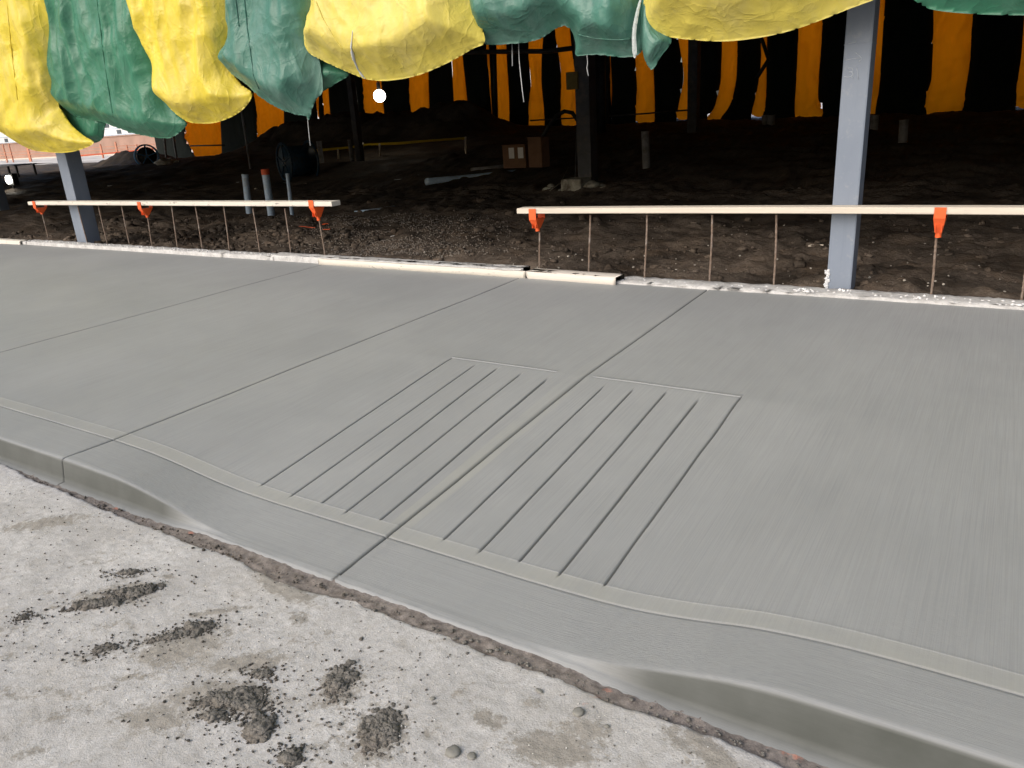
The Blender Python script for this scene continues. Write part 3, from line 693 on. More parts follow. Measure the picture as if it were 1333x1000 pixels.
sp = [(-1.135+c_, 6.298, .16+k*1.1, .003+.006*rs.rand()) for k, c_ in zip(np.linspace(0, .13, 90), rs.normal(.002, .007, 90))]
sp = [(x+1.0465, y-6.40, z-.03, r_) for x, y, z, r_ in sp]
link('cement_splash', lumps(sp, ICO2, rs, 1.2, .3), simple('dry_cement2', (.72, .73, .74), .95), c1)
c2 = column(-11.955, -11.70, 6.35, 6.58, .03, 5.0, M_steel, 'blue-grey steel column at the left below the first yellow tarp')
p = pz(-3, 272, .1)
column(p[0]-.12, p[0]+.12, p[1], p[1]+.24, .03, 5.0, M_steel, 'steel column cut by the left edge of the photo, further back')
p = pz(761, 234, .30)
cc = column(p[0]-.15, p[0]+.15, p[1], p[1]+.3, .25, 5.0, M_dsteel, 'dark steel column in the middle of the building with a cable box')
pf = pz(752, 250, .12)
f = empty('column_footing', (pf[0]+.05, pf[1]+.35, 0), 'rough pale concrete footing under the dark middle column', 'footing')
sp = [(-.10+rs.normal(0, .35), rs.normal(0, .12), .14+rs.uniform(-.08, .08), rs.uniform(.07, .2)) for k in range(20)]
link('rubble', lumps(sp, ICO2, rs, .5, .3), M_conc, f)
box('concrete_block', (-.42, -.35, -.05), (.02, .1, .36), M_conc, f, .03)
# cable box on that column
o = empty('cable_box', (p[0]-.15-.12, p[1]-.02, 0), 'ochre electrical box fixed to the dark middle column', 'electrical box')
b0 = pv(740, 117, p[1]); b1 = pv(754, 93, p[1]); o.location = ((b0[0]+b1[0])/2-.02, p[1]-.05, b0[2]); w = (b1[0]-b0[0])/2; h = b1[2]-b0[2]
box('case', (-w, 0, 0), (w, .14, h), M_ochre, o, .01); box('door', (-w*.85, -.012, h*.2), (w*.3, -.001, h*.85), M_ochre, o, .003)
tube('cable', [(w*.6, .07, 0), (w*.5, .06, -.5), (w*.2, .05, -1.1), (w*.0, 0, -1.7), (-w*.6, -.2, -2.2)], .012, M_black, o)
# other far columns
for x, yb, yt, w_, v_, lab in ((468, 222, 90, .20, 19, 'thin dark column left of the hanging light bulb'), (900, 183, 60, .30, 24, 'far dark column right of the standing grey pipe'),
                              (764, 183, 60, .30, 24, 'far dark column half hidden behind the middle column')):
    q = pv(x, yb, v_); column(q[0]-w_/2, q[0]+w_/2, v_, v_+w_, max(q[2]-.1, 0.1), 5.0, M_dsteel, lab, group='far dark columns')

# ------------------------------------------------------------------ pipes standing in the soil
def pipe(x0, y0, x1, y1, zg, r, mat, label, cap=None):
    a = pz(x0, y0, zg); b = pv(x1, y1, a[1]); o = empty('standing_pipe', (a[0], a[1], a[2]-.15), label, 'pipe', 'plastic pipes standing in the soil')
    d = Vector((b[0]-a[0], 0, b[2]-a[2]+.15)); bm = bmesh.new(); add_tube(bm, [(0, 0, 0), d], r, 18, False)
    add_tube(bm, [d*.9, d], r*.88, 18, False)
    link('pipe_body', bm_mesh(bm), mat, o)
    n = d.normalized(); tube('collar', [d-n*.03, d+n*.001], r*1.07, mat, o, 18, False)
    if cap: tube('end_cap', [d-n*.09, d+n*.012], r*1.1, cap, o, 18, False)
    return o
pipe(324, 276, 319, 227, .08, .066, M_pvc, 'leftmost of three blue-grey pipes behind the left handrail')
pipe(353, 279, 345, 221, .08, .070, M_pvc, 'tallest of three blue-grey pipes with an orange-red top', M_redcap)
pipe(380, 281, 374, 226, .08, .034, M_pvc, 'thinnest of three blue-grey pipes behind the left handrail')
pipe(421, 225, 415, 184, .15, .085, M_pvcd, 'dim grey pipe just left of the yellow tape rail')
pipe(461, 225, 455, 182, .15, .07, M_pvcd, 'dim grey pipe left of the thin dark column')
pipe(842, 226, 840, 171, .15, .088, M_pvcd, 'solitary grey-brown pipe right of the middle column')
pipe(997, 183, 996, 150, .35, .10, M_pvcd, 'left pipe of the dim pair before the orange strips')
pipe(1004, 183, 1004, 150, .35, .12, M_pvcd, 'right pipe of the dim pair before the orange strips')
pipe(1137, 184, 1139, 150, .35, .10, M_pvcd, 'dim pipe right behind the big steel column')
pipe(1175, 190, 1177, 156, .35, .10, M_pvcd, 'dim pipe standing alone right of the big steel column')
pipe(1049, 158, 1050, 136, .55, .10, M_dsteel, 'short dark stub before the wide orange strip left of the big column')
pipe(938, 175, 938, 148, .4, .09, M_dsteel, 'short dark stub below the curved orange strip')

def ground_line(pxs, r, mat, name, label, cat, zoff=.03, seg=6):
    P_ = []
    for x, y in pxs:
        q = pz(x, y, .12); 
        for _ in range(6): q = pz(x, y, sz(q[0], q[1])+zoff)
        P_.append(q)
    return tag(tube(name, P_, r, mat, None, seg), label, cat)
q0 = pz(556, 236, .12); q1 = pz(700, 222, .12)
ground_line([(556, 237), (600, 233), (650, 228), (698, 223)], .09, M_pvc, 'loose_pipe', 'long blue-grey pipe lying on the soil in front of the cardboard boxes', 'pipe', .08, 12)
ground_line([(613, 222), (655, 218), (705, 214)], .07, M_pvcd, 'loose_pipe', 'paler pipe lying behind the long blue-grey pipe', 'pipe', .08, 12)
ground_line([(462, 278), (490, 275), (513, 271)], .05, M_pvc, 'loose_pipe', 'short half-buried grey pipe right of the left handrail end', 'pipe', .02, 12)
ground_line([(140, 242), (200, 240), (260, 241), (330, 236), (400, 240), (470, 238), (540, 232)], .010, M_string, 'ground_cable', 'thin pale cable snaking over the soil behind the grey pipes', 'cable', .03)
ground_line([(380, 236), (430, 233), (500, 226), (545, 228), (560, 240)], .012, M_pvcd, 'ground_cable', 'dim looped cable on the soil before the mound', 'cable', .03)
ground_line([(716, 248), (730, 238), (742, 215), (744, 200)], .012, M_conc, 'ground_cable', 'thin tan cable rising left of the middle column footing', 'cable', .1)
# orange ribbon scraps and wood scraps
def scrap(name, x, y, L, W, T, rz, mat, label, cat, group=None):
    q = pz(x, y, .08); q = pz(x, y, sz(q[0], q[1])+.05)
    bm = bmesh.new(); add_box(bm, (-L/2, -W/2, 0), (L/2, W/2, T)); bmesh.ops.subdivide_edges(bm, edges=bm.edges[:], cuts=4)
    for v in bm.verts: v.co.z += .012*mn.noise(v.co*30+Vector((x, y, 0))); v.co.y += .02*mn.noise(v.co*9+Vector((x, 0, 0)))
    o = link(name, bm_mesh(bm), mat, None, False, q); o.rotation_euler = (R(rnd.uniform(-8, 8)), R(rnd.uniform(-8, 8)), R(rz)); return tag(o, label, cat, group)
scrap('orange_ribbon', 424, 292, .16, .03, .008, -10, M_orange, 'upper bright orange ribbon scrap right of the clip at the rail end', 'ribbon', 'orange ribbons on the soil')
scrap('orange_ribbon', 400, 296, .32, .03, .006, 5, M_redcap, 'long faded orange ribbon on the soil left of the rail end', 'ribbon', 'orange ribbons on the soil')
scrap('orange_ribbon', 425, 299, .15, .03, .008, -5, M_redcap, 'lower red-orange ribbon scrap beside the rebar at the rail end', 'ribbon', 'orange ribbons on the soil')
scrap('orange_ribbon', 475, 287, .32, .03, .006, -15, M_redcap, 'faded orange ribbon below the half-buried grey pipe', 'ribbon', 'orange ribbons on the soil')
scrap('wood_scrap', 1062, 321, .15, .03, .02, 5, M_lum, 'small split wood piece on the soil left of the big column', 'wood scrap', 'wood scraps')
scrap('wood_scrap', 336, 247, .42, .05, .03, -60, M_lum, 'pale wood sliver between the two big grey pipes', 'wood scrap', 'wood scraps')
scrap('paper_scrap', 511, 308, .05, .03, .006, 5, M_paper, 'small white paper scrap on the gravel', 'paper', None)
scrap('wood_scrap', 725, 336, .06, .03, .012, 25, M_lum, 'tiny pale wood chip behind the clean plank', 'wood scrap', 'wood scraps')

# cardboard boxes
def carton(x, y, w, d, h, rz, label, labs):
    q = pz(x, y, .15); q = pz(x, y, sz(q[0], q[1])+.08); o = empty('cardboard_box', q, label, 'box', 'cardboard boxes on the soil', R(rz))
    box('carton', (-w/2, 0, 0), (w/2, d, h), M_card, o, .008); box('flap', (-w/2, -.05, h-.004), (w/2, .06, h+.008), M_card, o, .002)
    for lx in labs: box('paper_label', (lx-.07, -.006, h*.42), (lx+.07, -.002, h*.88), M_paper, o, .0005)
carton(670, 219, .60, .3, .50, 0, 'brown cardboard box with two white paper labels', (-.06, .18))
carton(697, 218, .40, .25, .62, -14, 'taller plain brown cardboard box behind the arched hose', ())
# arched hose
v_ = pz(688, 216, .2)[1]
tag(tube('arched_hose', [pv(x, y, v_-.1) for x, y in ((686, 218), (693, 205), (703, 185), (714, 165), (724, 151), (735, 145), (745, 147), (752, 157), (755, 175), (755, 200), (750, 222), (746, 236))], .055, M_black, None, 10), 'thick dark hose arching up beside the middle column', 'hose')

# reels and barrel
def reel(x, y, r, w, rz, m1, m2, label):
    q = pz(x, y, .2); o = empty('hose_reel', (q[0], q[1], q[2]+r), label, 'reel', 'cable reels', R(rz))
    bm = bmesh.new(); add_tube(bm, [(0, -w/2, 0), (0, w/2, 0)], r*.82, 24); link('wound_hose', bm_mesh(bm), m1, o, True)
    for s in (-1, 1):
        bm = bmesh.new()
        n = 28
        for k in range(n):
            a0 = 2*math.pi*k/n; a1 = 2*math.pi*(k+1)/n
            add_tube(bm, [(r*math.cos(a0), s*w/2, r*math.sin(a0)), (r*math.cos(a1), s*w/2, r*math.sin(a1))], r*.07, 6)
        for k in range(5):
            a0 = 2*math.pi*k/5+.3; add_tube(bm, [(0, s*(w/2+.02), 0), (r*math.cos(a0), s*(w/2+.01), r*math.sin(a0))], r*.05, 6)
        link('flange', bm_mesh(bm), m2, o, False)
        if s < 0:
            bm = bmesh.new(); add_tube(bm, [(0, -w/2-.03, 0), (0, -w/2+.01, 0)], r*.2, 14); link('hub', bm_mesh(bm), M_pvcd, o, False)
reel(194, 218, .55, .55, 60, M_black, M_blue, 'blue-rimmed hose reel at the far left under the green tarp')
o = reel(391, 234, .52, .8, -20, M_bluedk, M_bluedk, 'large dark blue drum behind the yellow tape rail')

# yellow tape rail
o = empty('tape_rail', pz(450, 222, .3), 'yellow caution tape strung on thin stakes across the dark floor', 'caution tape'); bx, by, bz = o.location
def rel(p_): return (p_[0]-bx, p_[1]-by, p_[2]-bz)
v_ = 20.
bm = bmesh.new(); T = [(374, 197), (400, 197.5), (425, 195), (455, 192), (480, 188), (520, 187), (560, 183), (606, 180)]
A = [bm.verts.new(rel(pv(x, y-1.6+.5*math.sin(x), v_))) for x, y in T]; B = [bm.verts.new(rel(pv(x, y+1.4, v_+.05))) for x, y in T]
for k in range(len(T)-1): bm.faces.new((A[k], A[k+1], B[k+1], B[k]))
bmesh.ops.solidify(bm, geom=bm.faces[:], thickness=.01)
link('tape', bm_mesh(bm), M_tape, o, False)
for x, y0, y1 in ((472, 186, 224), (606, 178, 208), (494, 187, 207), (440, 194, 207)):
    link('stake', tube('stake', [rel(pv(x, y0, v_)), rel(pv(x+1, y1, v_))], .03, M_lum, o).data, None, o).hide_render = False if False else False
for ch_ in [c for c in list(COL.objects) if c.parent == o and c.name.startswith('stake.') and False]: pass

# props: thin poles, strings
def stick(pts, v, r, mat, name, label, cat, group=None): return tag(tube(name, [pv(x, y, v) for x, y in pts], r, mat, None, 6), label, cat, group)
stick([(212, 160), (217, 212)], 27, .06, M_pvcd, 'prop_pole', 'left of two leaning thin poles beside the blue reel', 'pole', 'thin props')
stick([(224, 168), (231, 212)], 27, .06, M_pvcd, 'prop_pole', 'right of two leaning thin poles beside the blue reel', 'pole', 'thin props')
stick([(309, 110), (326, 220)], 14, .025, M_pvcd, 'prop_pole', 'thin rod standing above the leftmost grey pipe', 'pole', 'thin props')
stick([(643, 50), (646, 160)], 28.5, .09, M_black, 'prop_pole', 'dark upright bar before the orange strips left of the boxes', 'pole', 'thin props')
stick([(782, 60), (783, 175)], 24.5, .16, M_black, 'prop_pole', 'dark upright bar just right of the middle column', 'pole', 'thin props')
stick([(791, 60), (791, 160)], 24.5, .05, M_black, 'prop_pole', 'thin dark upright bar between two narrow orange slits', 'pole', 'thin props')
stick([(604, 68), (680, 67), (712, 67), (752, 62)], 27.5, .09, M_dsteel, 'roof_beam', 'dark horizontal beam crossing the orange strips left of the middle column', 'beam')
for a_, b_, lab in (((988, 40), (1000, 76), 'upper arm of the dark brace before the narrow orange strip'), ((1001, 77), (985, 102), 'lower arm of the dark brace before the narrow orange strip')):
    stick([a_, b_], 28, .07, M_black, 'brace', lab, 'brace', 'brace arms')
v_ = 6.1
for pts, lab in (([(675, 55), (676, 80), (678, 100), (680, 118), (682, 133)], 'longest white thread hanging from the middle green tarp'), ([(666.5, 55), (667, 86)], 'short thread left of the longest hanging white thread'),
                 ([(764, 70), (765, 82), (764, 88), (766, 99)], 'frayed white thread hanging in front of the middle column'), ([(399.5, 148), (401, 160), (402, 172), (404, 190)], 'white thread hanging from the ragged green tarp tip')):
    stick(pts, v_, .004, M_string, 'loose_thread', lab, 'thread', 'loose threads hanging from the tarps')
# far rail along the orange strips
stick([(690, 157), (760, 153), (840, 148), (900, 143)], 28.2, .03, M_dsteel, 'guard_rail', 'thin dark guard rail before the foot of the orange strips', 'rail')
stick([(248, 190), (292, 189)], 28.2, .04, M_black, 'guard_rail', 'thin dark rail across the leftmost orange strip', 'rail')

# lit lamps
q = pv(494, 125, 20.5)
o = empty('hanging_lamp', q, 'bright round bulb hanging in the dark left of centre', 'lamp')
bm = bmesh.new(); bmesh.ops.create_uvsphere(bm, u_segments=24, v_segments=16, radius=.20); link('bulb', bm_mesh(bm), M_bulb, o)
bm = bmesh.new(); add_tube(bm, [(0, 0, .20), (0, 0, .42)], .06, 12); link('socket', bm_mesh(bm), M_black, o, False)
tube('cord', [(0, 0, .42), (.02, 0, 1.2), (0, 0, 4.95-q[2])], .02, M_black, o)
l = bpy.data.lights.new('bulb_light', 'POINT'); l.energy = 5; l.color = (1, .85, .6); l.shadow_soft_size = .21; lo = bpy.data.objects.new('bulb_light', l); COL.objects.link(lo); lo.parent = o; lo.location = (0, -.3, 0)
q = pv(12, 234, 14.)
o = empty('floodlight', q, 'lit work light glowing under the low platform at the far left', 'lamp')
bm = bmesh.new(); add_tube(bm, [(0, -.06, 0), (0, .02, 0)], .14, 20); link('lens', bm_mesh(bm), M_flood, o, False)
box('housing', (-.2, .02, -.2), (.2, .22, .2), M_black, o, .02)
box('stand', (-.03, .05, -.6), (.03, .1, -.2), M_black, o, .002)
l = bpy.data.lights.new('flood_glow', 'POINT'); l.energy = 8; l.color = (1, .9, .7); l.shadow_soft_size = .1; lo = bpy.data.objects.new('flood_glow', l); COL.objects.link(lo); lo.parent = o; lo.location = (0, -.35, 0)
a = pv(-40, 226, 20.); b = pv(26, 214, 20.)
o = empty('work_platform', (a[0], 20., a[2]), 'low dark platform standing above the work light at the left edge', 'platform'); L = b[0]-a[0]; zt = b[2]-a[2]
box('tabletop', (0, -.3, zt-.06), (L, .8, zt), M_pvcd, o, .01)
for x_ in (.1, L*.5, L-.15):
    for y_ in (-.2, .65): box('leg', (x_, y_, zt-.75), (x_+.08, y_+.08, zt-.063), M_black, o, .002)
for x_, y_, lab in ((214, 216, 'left white lump at the foot of the thin poles'), (223, 214, 'right white lump at the foot of the thin poles')):
    q = pz(x_, y_, .35); tag(link('plastic_bag', lumps([(0, 0, .15, .3), (.2, .05, .1, .22)], ICO3, rs, .6, .3), M_paper, loc=q), lab, 'bag', 'white bags')

# ------------------------------------------------------------------ tarps
def smooth_poly(pts, per=10):
    n = len(pts); P_ = np.array(pts, float); out = []
    for i in range(n-1):
        p0, p1, p2, p3 = P_[max(i-1, 0)], P_[i], P_[i+1], P_[min(i+2, n-1)]
        for k in range(per):
            t = k/per; out.append(.5*((2*p1)+(-p0+p2)*t+(2*p0-5*p1+4*p2-p3)*t*t+(-p0+3*p1-3*p2+p3)*t**3))
    out.append(P_[-1]); return np.array(out)
def dist_poly(px, py, P_):
    A = P_; B = np.roll(P_, -1, 0); best = np.full(px.shape, 1e9); bx_ = px.copy(); by_ = py.copy(); ins = np.zeros(px.shape, bool)
    for (ax, ay), (bx, by) in zip(A, B):
        dx, dy = bx-ax, by-ay; L2 = dx*dx+dy*dy+1e-12
        t = np.clip(((px-ax)*dx+(py-ay)*dy)/L2, 0, 1); qx = ax+t*dx; qy = ay+t*dy; d = (px-qx)**2+(py-qy)**2
        m = d < best; best = np.where(m, d, best); bx_ = np.where(m, qx, bx_); by_ = np.where(m, qy, by_)
        if abs(dy) > 1e-12:
            c = ((ay > py) != (by > py)) & (px < dx*(py-ay)/dy+ax); ins ^= c
    return np.sqrt(best), bx_, by_, ins
def drape(name, pxpts, v, mat, thick=.10, Rr=.22, st=.022, top=None, ragged=0, seed=0, parent=None, folds=.05, crump=.02, back=True, world=False, lean=0., cuts=()):
    """baggy sheet hung at plane v: outline traced from bottom-left round the bottom to top right, given real thickness and folds"""
    W = [(p_[0], p_[1]) if world else (lambda q: (q[0], q[2]))(pv(p_[0], p_[1], v)) for p_ in pxpts]
    P_ = smooth_poly(W, 8)
    if top is not None: P_ = np.vstack([[top[0], top[2]], P_, [top[1], top[2]]])
    if ragged:
        Pd = []
        for i in range(len(P_)-1):
            seg = np.hypot(*(P_[i+1]-P_[i])); m = max(1, int(seg/.02))
            for k in range(m): Pd.append(P_[i]+(P_[i+1]-P_[i])*k/m)
        Pd.append(P_[-1]); P_ = np.array(Pd); zmin = P_[:, 1].min()
        wgt = ragged*np.clip(1-(P_[:, 1]-zmin)/.7, 0, 1)
        P_[:, 1] += wgt*(np.abs(pn(P_[:, 0]*23+seed, P_[:, 0]*0+seed))*1.6-.3); P_[:, 0] += wgt*.5*pn(P_[:, 0]*31, P_[:, 1]*29+seed)
    x0, x1, y0, y1 = P_[:, 0].min(), P_[:, 0].max(), P_[:, 1].min(), P_[:, 1].max()
    gx = np.arange(x0-st, x1+st*1.5, st); gy = np.arange(y0-st, y1+st*1.5, st)
    GX, GY = np.meshgrid(gx, gy); d, bx_, by_, ins = dist_poly(GX, GY, P_)
    near = (~ins) & (d < st*.75); ok = ins | near
    GX = np.where(near, bx_, GX); GY = np.where(near, by_, GY); d = np.where(ins, d, 0)
    snap = ins & (d < st*.25); GX = np.where(snap, bx_, GX); GY = np.where(snap, by_, GY); d = np.where(snap, 0, d)
    q = np.clip(d/Rr, 0, 1); pil = np.sqrt(np.clip(1-(1-q)**2, 0, 1))
    s = seed*7.31
    zr = GY-y0
    wx = GX+.25*pn(GX*1.1+s, GY*1.1); wy = GY+.25*pn(GX*1.1-s, GY*1.1+9)
    vert = ridge(wx*2.1+s, wy*.35+s, 2)*folds*(.35+.65*sm(.2, 1.2, zr))
    diag = (ridge(wx*1.3-wy*1.9+s, wx*.8+wy*.5+s, 2)-.6)*folds*.45
    def cre(f, an, st, w):
        c_, s_ = math.cos(R(an)), math.sin(R(an)); a1 = (wx*c_+wy*s_)*f; a2 = (-wx*s_+wy*c_)*f*st
        return (1-np.abs(pn(a1+s+an, a2))*w).clip(0, 1)**1.3
    ang = 25*math.sin(seed*3.1)
    cr = crump*(.45*cre(1.6, 80+ang, .3, 6)+.40*cre(2.3, 20+ang, .35, 7)+.35*cre(1.9, -45+ang, .35, 7)+.20*cre(4.2, 60-ang, .35, 7)+.16*cre(5.5, -20, .4, 7)+.14*cre(7, 35, .4, 7)+.25*fbm(wx*1.5+s, wy*1.5, 2))
    wr = crump*.7*cre(5, 8, .22, 4)*np.exp(-((d-.18)/.16)**2)
    # height above the lower edge of the sheet in each column -> belly only near the bottom
    zb_ = np.full(GX.shape[1], y0)
    for c_ in range(GX.shape[1]):
        w_ = np.where(ok[:, c_])[0]
        if len(w_): zb_[c_] = GY[w_[0], c_]
    kk = max(1, int(.12/st)); pad = np.pad(zb_, kk, mode='edge'); zb_ = np.array([pad[i_:i_+2*kk+1].mean() for i_ in range(len(zb_))])
    hgt = np.clip(GY-zb_[None, :], 0, None)
    side = sm(0, Rr*.8, d); edge_ = np.clip(d/.035, 0, 1)**.5
    t_ = np.clip(hgt/(Rr*.9), 0, 1); bag = np.sqrt(np.clip(1-(1-t_)**2, 0, 1))*(.45+.55*np.exp(-np.clip(hgt-Rr, 0, 9)/.6))
    off = .012*edge_ + thick*1.9*bag*side + np.clip(d/.09, 0, 1)*(vert+diag*.8) + np.clip(d/.10, 0, 1)*(cr+wr)
    off = np.where(d <= 0, 0, off)
    idx = -np.ones(GX.shape, int)
    cell = ok[:-1, :-1] & ok[1:, :-1] & ok[:-1, 1:] & ok[1:, 1:] & (ins[:-1, :-1] | ins[1:, :-1] | ins[:-1, 1:] | ins[1:, 1:])
    used = np.zeros(ok.shape, bool)
    for a_, b_ in ((0, 0), (1, 0), (0, 1), (1, 1)): used[a_:used.shape[0]-1+a_, b_:used.shape[1]-1+b_] |= cell
    n = used.sum(); idx[used] = np.arange(n)
    Vf = np.stack([GX[used], (v-off-lean*zr)[used], GY[used]], -1)
    j, i = np.where(cell); Ff = np.stack([idx[j, i], idx[j, i+1], idx[j+1, i+1], idx[j+1, i]], -1)
    if back:
        Vb = np.stack([GX[used], (v+.03*edge_+pil*thick*.15-lean*zr)[used], GY[used]], -1)
        V_ = np.vstack([Vf, Vb]); Fb = Ff[:, ::-1]+n
        ed = {}
        for f_ in Ff:
            for k in range(4):
                e = (f_[k], f_[(k+1) % 4])
                if (e[1], e[0]) in ed: del ed[(e[1], e[0])]
                else: ed[e] = 1
        Fs = np.array([(a_, a_+n, b_+n, b_) for a_, b_ in ed]); Fa = np.vstack([Ff, Fb, Fs])
    else: V_, Fa = Vf, Ff
    m = mesh_np(V_, Fa, name)
    return link(name, m, mat, parent)
def on_tarp(o, pts, name, r, mat, lift=.004):
    bpy.context.view_layer.update(); P_ = []
    for i in range(len(pts)-1):
        for k in range(8):
            t = k/8; x = pts[i][0]*(1-t)+pts[i+1][0]*t; y = pts[i][1]*(1-t)+pts[i+1][1]*t
            d_ = Vector(ray(x, y)).normalized(); h_, loc, nor, _ = o.ray_cast(Vector(P0), d_)
            if h_: P_.append(loc-d_*lift)
    if len(P_) > 2:
        n_ = len(P_); rr_ = r if not isinstance(r, (list, tuple)) else [r[min(len(r)-1, int(i*len(r)/n_))] for i in range(n_)]
        return tube(name, P_, rr_, mat, o, 5)
GT_ = 'yellow and green tarps hanging along the front of the building'
ZT = 5.05
o = drape('tarp', [(-75, 0), (-80, 60), (-60, 120), (-25, 150), (0, 167), (10, 178), (38, 194), (60, 198), (84, 199), (105, 195), (122, 186), (108, 176), (92, 162), (80, 144), (76, 133), (74, 64), (76, 0)], 5.90, M_yel, .10, .4, .024, (-13.2, -10.2, ZT), seed=1, folds=.10, crump=.012)
on_tarp(o, [(8, -10), (14, 60), (24, 140)], 'seam', .006, M_yel)
tag(o, 'dirt-stained yellow tarp at the far left, bagging lowest above the left column', 'tarp', GT_)
o = drape('tarp', [(60, 0), (62, 64), (66, 125), (80, 138), (95, 150), (118, 155), (133, 159), (155, 167), (180, 175), (205, 179), (225, 178), (243, 162), (232, 150), (222, 135), (214, 100), (205, 50), (200, 0)], 6.02, M_grn, .08, .3, .022, (-10.6, -8.3, ZT), ragged=.03, seed=2, folds=.10, crump=.014)
on_tarp(o, [(125, -10), (133, 60), (140, 110), (148, 158)], 'seam', .008, M_grn)
tag(o, 'deep green tarp between the two leftmost yellow tarps', 'tarp', GT_)
w = drape('folded_flap', [(72, 120), (78, 140), (88, 160), (100, 178), (110, 184), (124, 186), (133, 181), (135, 170), (136, 158), (120, 140), (72, 120)], 6.12, M_grn, .03, .1, .02, None, seed=12, folds=.03, crump=.01)
w.parent = o; w['label'] = 'dark underside fold of the green tarp'
o = drape('tarp', [(172, 0), (183, 30), (195, 62), (205, 95), (212, 125), (222, 142), (243, 158), (262, 161), (280, 160), (300, 153), (318, 141), (328, 122), (312, 108), (300, 85), (303, 40), (300, 0)], 5.92, M_yel, .10, .32, .022, (-9.1, -7.1, ZT), seed=3, folds=.08, crump=.016)
tag(o, 'yellow tarp second from the left, hanging between two green ones', 'tarp', GT_)
o = drape('tarp', [(297, 0), (301, 40), (291, 62), (288, 78), (300, 95), (318, 108), (333, 122), (352, 135), (368, 143), (384, 148), (398, 150), (402, 155), (407, 140), (412, 128), (420, 118), (418, 90), (412, 50), (420, 0)], 5.86, M_grn2, .11, .35, .022, (-7.35, -5.9, ZT), ragged=.035, seed=4, folds=.06, crump=.026)
on_tarp(o, [(317, -10), (322, 40), (330, 100), (338, 118)], 'seam', .007, M_grn2)
on_tarp(o, [(305, -10), (309, 20), (311, 36)], 'seam', .006, M_grn2)
tag(o, 'dusty blue-green tarp with a ragged tip left of the big yellow bulge', 'tarp', GT_)
w = drape('folded_flap', [(400, 60), (404, 100), (404, 122), (420, 119), (440, 107), (454, 97), (440, 84), (420, 70), (400, 60)], 6.0, M_grn, .04, .12, .02, None, seed=14, folds=.04, crump=.02, ragged=.01)
w.parent = o; w['label'] = 'dark tucked-under fold behind the yellow bulge'
o = drape('tarp', [(407, 0), (398, 30), (394, 55), (400, 68), (430, 84), (462, 98), (480, 104), (508, 105), (545, 98), (585, 81), (615, 64), (631, 55), (626, 30), (619, 0)], 5.80, M_yel2, .13, .4, .02, (-6.15, -3.95, ZT), seed=5, folds=.06, crump=.026)
tag(o, 'big pale yellow tarp bulge left of centre with a torn white seam', 'tarp', GT_)
on_tarp(o, [(459, 40), (457, 62), (461, 78), (466, 90), (473, 100), (477, 104)], 'torn_seam', [.004, .008, .016, .011, .010, .014, .006], M_string)
on_tarp(o, [(411, 2), (420, 24), (434, 48), (447, 66)], 'seam', .006, M_yel2)
o = drape('tarp', [(612, 0), (618, 30), (628, 55), (645, 58), (665, 57), (690, 54), (708, 48), (722, 38), (735, 34), (745, 42), (749, 56), (750, 72), (765, 71), (795, 73), (826, 73), (838, 60), (845, 30), (848, 0)], 5.95, M_grn2, .12, .3, .02, (-4.1, -2.35, ZT), ragged=.02, seed=6, folds=.07, crump=.03)
on_tarp(o, [(752, 45), (775, 50), (800, 52), (824, 51)], 'seam', .006, M_grn2)
tag(o, 'crumpled green tarp in the middle between the two big yellow bulges', 'tarp', GT_)
w = drape('loose_corner', [(836, 0), (834, 40), (836, 65), (842, 84), (848, 91), (853, 86), (860, 74), (873, 57), (872, 46), (855, 30), (850, 0)], 5.88, M_grn2, .03, .08, .015, None, seed=16, folds=.03, crump=.02, ragged=.012)
w.parent = o
w = drape('white_hem', [(832, 0), (827, 18), (823, 40), (823, 66), (826, 76), (829, 68), (828, 45), (831, 22), (835, 0)], 5.80, M_grn3, .004, .03, .01, None, seed=17, folds=.01, crump=.01)
w.parent = o
o = drape('tarp', [(838, 0), (837, 22), (845, 38), (865, 47), (900, 52), (945, 54), (990, 49), (1030, 40), (1070, 26), (1105, 12), (1140, -1), (1165, -14), (1185, -40), (1190, -80)], 5.86, M_yel2, .13, .4, .02, (-2.5, -.72, ZT), seed=7, folds=.06, crump=.024)
tag(o, 'pale yellow tarp bulge crossing the top of the large right column', 'tarp', GT_)
o = drape('tarp', [(1160, -60), (1178, -14), (1195, 4), (1215, 13), (1260, 18), (1320, 20), (1390, 20), (1450, 12), (1480, -20)], 5.98, M_grn, .12, .35, .024, (-.85, .75, ZT), seed=8, folds=.06, crump=.024)
tag(o, 'green tarp edge in the top right corner of the photo', 'tarp', GT_)
# unseen tarps added beyond the frame, closing the row against outside light
xx = .6
for k, (wd, zb) in enumerate(((3.2, 2.0), (3.5, 1.9), (3.6, 2.0), (3.6, 1.9))):
    o = drape('tarp', [(xx, 3.2), (xx+.1, zb+.5), (xx+wd*.3, zb), (xx+wd*.7, zb-.05), (xx+wd-.1, zb+.4), (xx+wd, 3.2)], 5.95-.06*(k % 2), (M_yel, M_grn)[k % 2], .15, .5, .07, (xx-.1, xx+wd+.1, ZT), seed=20+k, world=True)  # unseen tarp added to block light
    tag(o, 'unseen tarp added to block light, outside the right side of the photo', 'tarp', GT_); xx += wd-.1
xx = -13.0
for k in range(6):
    wd = 5.3; zb = 1.7
    o = drape('tarp', [(xx-wd, 3.2), (xx-wd+.1, zb+.5), (xx-wd*.7, zb), (xx-wd*.3, zb-.05), (xx-.1, zb+.4), (xx, 3.2)], 5.95-.06*(k % 2), (M_grn, M_yel)[k % 2], .15, .5, .09, (xx-wd-.1, xx+.1, ZT), seed=30+k, world=True)  # unseen tarp added to block light
    tag(o, 'unseen tarp added to block light, outside the left side of the photo', 'tarp', GT_); xx -= wd-.1

